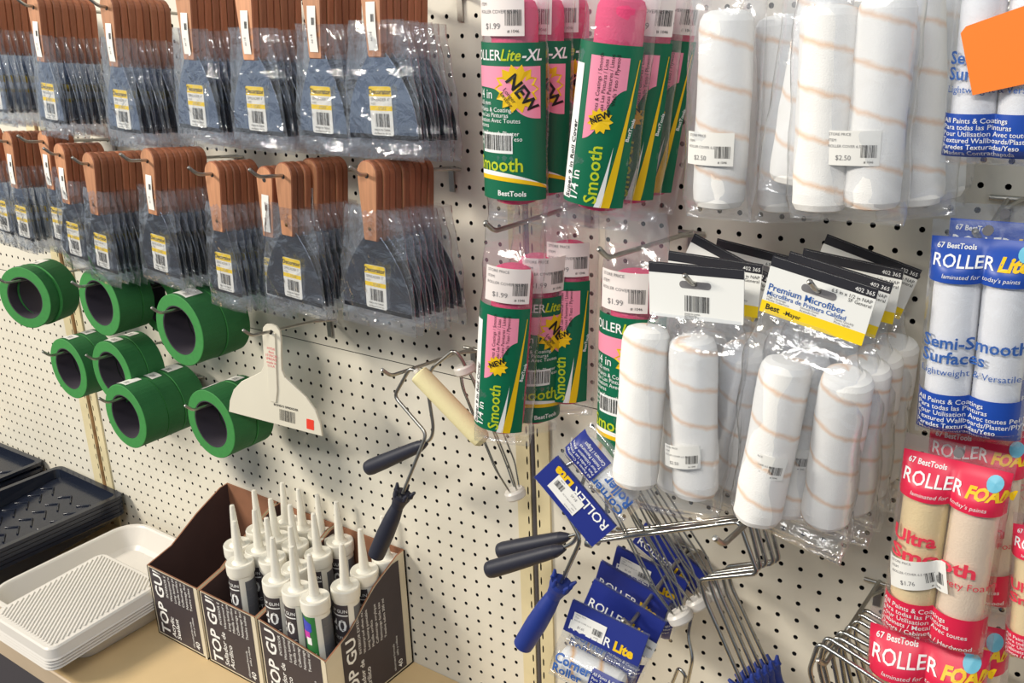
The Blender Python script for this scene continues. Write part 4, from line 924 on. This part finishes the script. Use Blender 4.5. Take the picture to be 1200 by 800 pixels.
# ------------------------------------------------------------------ corner roller packs
CORN_R = cover_mesh('mini_roller', 0.0180, 0.088, ['nap_corner'], 0.044, fuzz=0.0004)
def corner_pack(seed):
    p = thing('corner_roller_pack'); W = 0.108; r = 0.0190; zr = -0.064
    o = add_part('mini_roller', CORN_R, p); o.location = (0, 0, zr); o.rotation_euler = (0, PI / 2, 0)
    def dep(u, v):
        a = (v - zr) / (r * 1.25); k = math.sqrt(max(0.0, 1 - a * a)); e = min(1.0, (W / 2 + 0.001 - abs(u)) / 0.010); return 0.0014 + r * 1.04 * k * math.sqrt(max(0.02, e)) + nz(u, v, seed, 60) * 0.0006
    mp = lambda u, v, of: (u, -dep(u, v) - of, v); mpk = lambda u, v, of: (u, dep(u, v) + of, v)
    mb = MB(); mb.grid(20, 26, lambda a, b: mp(-W / 2 + W * a, -0.094 + 0.108 * b, 0)); mb.grid(20, 26, lambda a, b: mpk(-W / 2 + W * a, -0.094 + 0.108 * b, 0)); mb.build('plastic_pouch', 'film_clear', p)
    mb = MB(); mb.rect(mp, -W / 2 + 0.001, W / 2 - 0.001, -0.030, 0.012, 0.0007, 0, 10, 4); mb.rect(mpk, -W / 2 + 0.001, W / 2 - 0.001, -0.030, 0.012, 0.0007, 0, 10, 4); mb.build('header_band', ['print_navy'], p)
    mb = MB(); mb.rect(mp, 0.004, W / 2 - 0.001, -0.084, -0.050, 0.0007, 0, 8, 8); mb.build('text_band', ['print_navy'], p)
    mb = MB(); mb.text(mp, 'ROLLER', -0.048, -0.0245, 0.0170, 0.0012, 0, 0, bold=0.01); mb.text(mp, 'Lite', 0.0155, -0.0245, 0.0170, 0.0012, 1, 0, bold=0.045, wide=1.05)
    mb.text(mp, 'Corner', -0.046, -0.0625, 0.0165, 0.0030, 2, 0, bold=0.03); mb.text(mp, 'Roller', -0.046, -0.0765, 0.0165, 0.0030, 2, 0, bold=0.03)
    for i, s in enumerate(('All Paints & Coatings', 'Para Todas Las Pinturas', 'Pour Utilisation Avec', 'Toutes Peintures', 'Corners / Edges')): mb.text(mp, s, 0.0065, -0.0575 - 0.0056 * i, 0.0052, 0.0012, 0)
    mb.build('lettering', ['ink_white', 'print_yellow', 'ink_blue'], p)
    return p, mp
cp, mpc = corner_pack(1.0)
G6 = 'navy corner roller packs'
def cplace(px, py, d, ang, yaw, pitch, lb, price):
    o = copy_tree(cp); hang_rot(o, px, py, d, ang, 1.0, yaw, pitch); tag(o, lb, 'roller pack', G6)
    if price: price_label(o, lambda u, v, of: mpc(price[0] + u, price[1] + v, of + 0.0016), 0.046, 0.022, '$1.65', 8)
cplace(712, 733, 0.180, 0.20, 0.10, -0.32, 'front corner roller pack of the lower bunch, blue lettering on white roller', (-0.022, -0.012))
cplace(734, 712, 0.142, 0.30, 0.05, -0.25, 'corner roller pack second from the front of the lower bunch, label at its right', (0.032, -0.030))
cplace(742, 688, 0.104, 0.26, 0.00, 0.0, 'corner roller pack third from the front of the lower bunch', None)
cplace(762, 668, 0.066, 0.22, 0.05, 0.0, 'corner roller pack fourth from the front of the lower bunch, label on header', (-0.020, -0.010))
cplace(788, 648, 0.028, 0.50, 0.00, 0.0, 'rearmost corner roller pack of the lower bunch, turned and folded', None)
cplace(668, 592, 0.222, math.radians(221), 0.0, 0.22, 'corner roller pack lying upside down on the wire frames', (0.012, -0.006))
remove_tree(cp)
hook_px((806, 640), (733, 727), 'peg hook with bright tip through the lower corner roller packs')

# ------------------------------------------------------------------ roller frames
def handle_part(parent, butt, collar, m, flared, r=0.0125):
    ax = (collar - butt); L = ax.length; mb = MB()
    prof = [(0.0, 0.0), (r * 0.6, 0.0008), (r * 0.92, 0.004), (r, 0.011), (r * 0.97, L * 0.3), (r * 0.88, L * 0.55), (r * 0.80, L * 0.75)]
    if flared:
        prof = [(0.0, 0.0), (r * 0.75, 0.0006), (r * 0.98, 0.003), (r, 0.010), (r * 1.04, L * 0.35), (r * 0.92, L * 0.6), (r * 0.72, L * 0.76), (r * 0.86, L * 0.84), (r * 1.06, L * 0.90), (r * 1.1, L * 0.95), (r * 0.7, L * 0.945), (0.0, L * 0.93)]
    else: prof += [(r * 0.72, L * 0.88), (r * 0.5, L * 0.95), (r * 0.28, L), (0.0, L)]
    mb.lathe(prof, 20, 0, butt, ax); h = mb.build('handle', m, parent, True)
    if flared:
        a = ax.normalized(); u = a.cross(Vector((0, 1, 0))).normalized(); w = a.cross(u)
        for k in range(5):
            t = 2 * PI * k / 5; q = butt + a * (L * 0.92) + (u * math.cos(t) + w * math.sin(t)) * r * 0.98; mb = MB(); mb.tube([q, q + a * 0.006, q + a * 0.012 + (u * math.cos(t) + w * math.sin(t)) * 0.003], [0.0036, 0.0034, 0.0018], 6); mb.v = [(x - parent.location.x, y - parent.location.y, z - parent.location.z) for x, y, z in mb.v]; mb.build('collar_tooth', m, h)
    return h
def cage(parent, c0, c1, r=0.017, wires=5, caps=True, bow=1.0):
    ax = (c1 - c0).normalized(); L = (c1 - c0).length; u = ax.cross(Vector((0, 1, 0))).normalized(); w = ax.cross(u)
    for k in range(wires):
        t = 2 * PI * k / wires + 0.4; e = u * math.cos(t) + w * math.sin(t)
        mb = MB(); mb.tube(fillet([c0 + e * r * 0.55, c0 + ax * L * 0.12 + e * r * bow, c0 + ax * L * 0.78 + e * r * bow, c1 + e * r * 0.45], 0.01), 0.0013, 6); mb.build('cage_wire', 'chrome', parent, True)
    if caps:
        for q, s in ((c0, 1), (c1, -1)):
            mb = MB(); mb.lathe([(0.0, 0), (r * 0.86, 0.0006), (r * 0.96, 0.003), (r * 0.96, 0.011), (r * 0.8, 0.014), (0.0, 0.014)], 20, 0, q - ax * 0.007 * s, ax * s); mb.build('end_cap', 'white_plastic', parent, True)
def frame_thing(label, origin): return thing('paint_roller', label, 'paint roller', origin, 'wire paint roller frames')
P = at
# foam mini roller frame on its hook
hb = P(545, 416, 0.0)
f = frame_thing('wire frame with a cream foam mini roller and black handle hanging down', P(480, 434, 0.165))
handle_part(f, P(440, 652, 0.205), P(474, 574, 0.185), 'handle_black', True, 0.0125)
mb = MB(); mb.tube(fillet([P(472, 578, 0.186), P(500, 508, 0.165), P(462, 464, 0.160), P(481, 430, 0.160), P(495, 441, 0.157), P(560, 512, 0.140)], 0.010), 0.0026, 10); mb.build('shank', 'zinc', f, True)
a, b = P(490, 437, 0.158), P(568, 518, 0.138); ax = b - a; mb = MB(); r = 0.0138
mb.lathe([(0.003, 0), (r * .8, 0.0003), (r * .97, 0.002), (r, 0.006), (r, ax.length * .5), (r, ax.length - 0.014), (r * .93, ax.length - 0.006), (r * .6, ax.length - 0.0006), (0, ax.length)], 24, 0, a, ax); mb.build('foam_roller', 'foam_cream', f, True)
mb = MB(); mb.lathe([(0.0, 0), (0.004, 0), (0.0046, 0.002), (0.0046, 0.005), (0, 0.005)], 12, 0, a - ax.normalized() * 0.006, ax); mb.build('axle_cap', 'white_plastic', f, True)
c = P(455, 437, 0.185); peg_hook((c.x + 0.004, 0, c.z - 0.020), 0.185, 0.09, 'peg hook carrying the cream foam roller and the empty cage frame')
f = frame_thing('empty wire cage roller frame with black handle behind the foam roller', P(535, 412, 0.10))
handle_part(f, P(430, 549, 0.120), P(500, 519, 0.110), 'handle_black', False, 0.0125)
mb = MB(); mb.tube(fillet([P(482, 528, 0.110), P(506, 514, 0.108), P(508, 500, 0.107), P(501, 455, 0.105), P(505, 432, 0.105), P(532, 410, 0.100), P(541, 420, 0.095), P(548, 436, 0.09)], 0.010), 0.0026, 10); mb.build('shank', 'zinc', f, True)
cage(f, P(545, 432, 0.085), P(604, 578, 0.060), 0.0165)

# cage frames on the lower hook: blue handle in front, two black ones lying to the left
for i, (hp, path, hm, fl, c0, c1, lb) in enumerate((
        (((612, 757, 0.215), (661, 678, 0.200)), [(658, 682, 0.200), (681, 632, 0.195), (662, 596, 0.190), (655, 556, 0.180), (664, 545, 0.178), (697, 528, 0.165), (708, 540, 0.160)], 'handle_blue', True, (708, 546, 0.160), (797, 722, 0.150), 'wire cage roller frame with blue handle hanging in front of the upright'),
        (((571, 668, 0.170), (662, 642, 0.160)), [(640, 650, 0.162), (673, 636, 0.158), (680, 618, 0.156), (676, 585, 0.150), (690, 545, 0.145), (714, 526, 0.130), (724, 538, 0.125)], 'handle_black', False, (722, 542, 0.125), (818, 706, 0.115), 'wire cage roller frame with the lower black handle pointing left'),
        (((584, 646, 0.135), (668, 628, 0.125)), [(648, 634, 0.128), (700, 618, 0.122), (712, 600, 0.118), (708, 560, 0.112), (730, 522, 0.100), (738, 534, 0.095)], 'handle_black', False, (738, 538, 0.095), (838, 694, 0.085), 'wire cage roller frame with the upper black handle pointing left'))):
    f = frame_thing(lb, P(*path[0])); handle_part(f, P(*hp[0]), P(*hp[1]), hm, fl, 0.0135 if fl else 0.0125)
    mb = MB(); mb.tube(fillet([P(*q) for q in path], 0.012), 0.0027, 10); mb.build('shank', 'chrome', f, True)
    cage(f, P(*c0), P(*c1), 0.0165)
c = P(672, 560, 0.20)
peg_hook((P(776, 520, 0.0).x, 0, P(776, 520, 0.0).z), 0.17, 0.02, 'peg hook hidden behind the upside-down corner pack, carrying cage frames')
# five nested frames with square bends on the hook right of them, handles at the bottom
base = [(690, 634), (868, 612), (886, 671), (820, 678), (829, 705), (880, 822)]
for i in range(5):
    d = 0.185 - 0.019 * i
    pts = [P(x, y, 0.185) + Vector((random.uniform(-1, 1) * 0.002, 0.185 - d, -0.006 * i + random.uniform(-1, 1) * 0.001)) for x, y in base]
    f = frame_thing('square-bent wire roller frame, %s of five nested, blue handle below' % ('front', 'second', 'middle', 'fourth', 'rearmost')[i], pts[1])
    mb = MB(); mb.tube(fillet(pts, 0.007), 0.0026, 10); mb.build('shank', 'chrome', f, True)
    ax = (pts[-1] - pts[-2]).normalized(); handle_part(f, pts[-1] + ax * 0.095, pts[-1] - ax * 0.028, 'handle_blue', True, 0.0125)
    q = pts[0]; mb = MB(); mb.lathe([(0.0, 0), (0.0062, 0.0005), (0.0062, 0.008), (0, 0.008)], 12, 0, q - Vector((0.004, 0, 0.001)), (1, 0, 0)); mb.build('axle_stop', 'chrome', f, True)
hook_px((950, 545), (843, 628), 'peg hook with ball tip through the five nested wire frames', r=0.0032)
# far right bunch of nested frames at the bottom edge
base = [(1085, 842), (1030, 797), (962, 755), (950, 785), (966, 850), (990, 960)]
for i in range(8):
    d = 0.20 - 0.0185 * i
    pts = [P(x, y, 0.20) + Vector((0.0015 * i + random.uniform(-1, 1) * 0.003, 0.20 - d, -0.004 * i + random.uniform(-1, 1) * 0.003)) for x, y in base]
    f = frame_thing('nested wire roller frame %s in the bunch at the bottom right' % ('at the very front', 'second from the front', 'third from the front', 'fourth from the front', 'fifth from the front', 'sixth from the front', 'seventh from the front', 'at the back')[i], pts[2])
    mb = MB(); mb.tube(fillet(pts, 0.008), 0.0026, 10); mb.build('shank', 'chrome', f, True)
    ax = (pts[-1] - pts[-2]).normalized(); handle_part(f, pts[-1] + ax * 0.09, pts[-1] - ax * 0.02, 'handle_blue', True, 0.0125)
q = P(955, 770, 0.2); peg_hook((q.x + 0.012, 0, q.z - 0.012), 0.205, 0.05, 'peg hook carrying the bunch of wire frames at the bottom right')
# small loose wire loops behind the corner packs
for i, (pp, lb) in enumerate((([(806, 800, 0.10), (812, 770, 0.10), (806, 745, 0.09), (815, 700, 0.08)], 'thin wire frame end left of the blue handles'), ([(788, 800, 0.12), (795, 782, 0.12), (803, 790, 0.12), (800, 812, 0.12)], 'small bent wire loop under the corner packs'))):
    f = frame_thing(lb, P(*pp[0])); mb = MB(); mb.tube(fillet([P(*q) for q in pp], 0.01), 0.0024, 8); mb.build('shank', 'chrome', f, True)
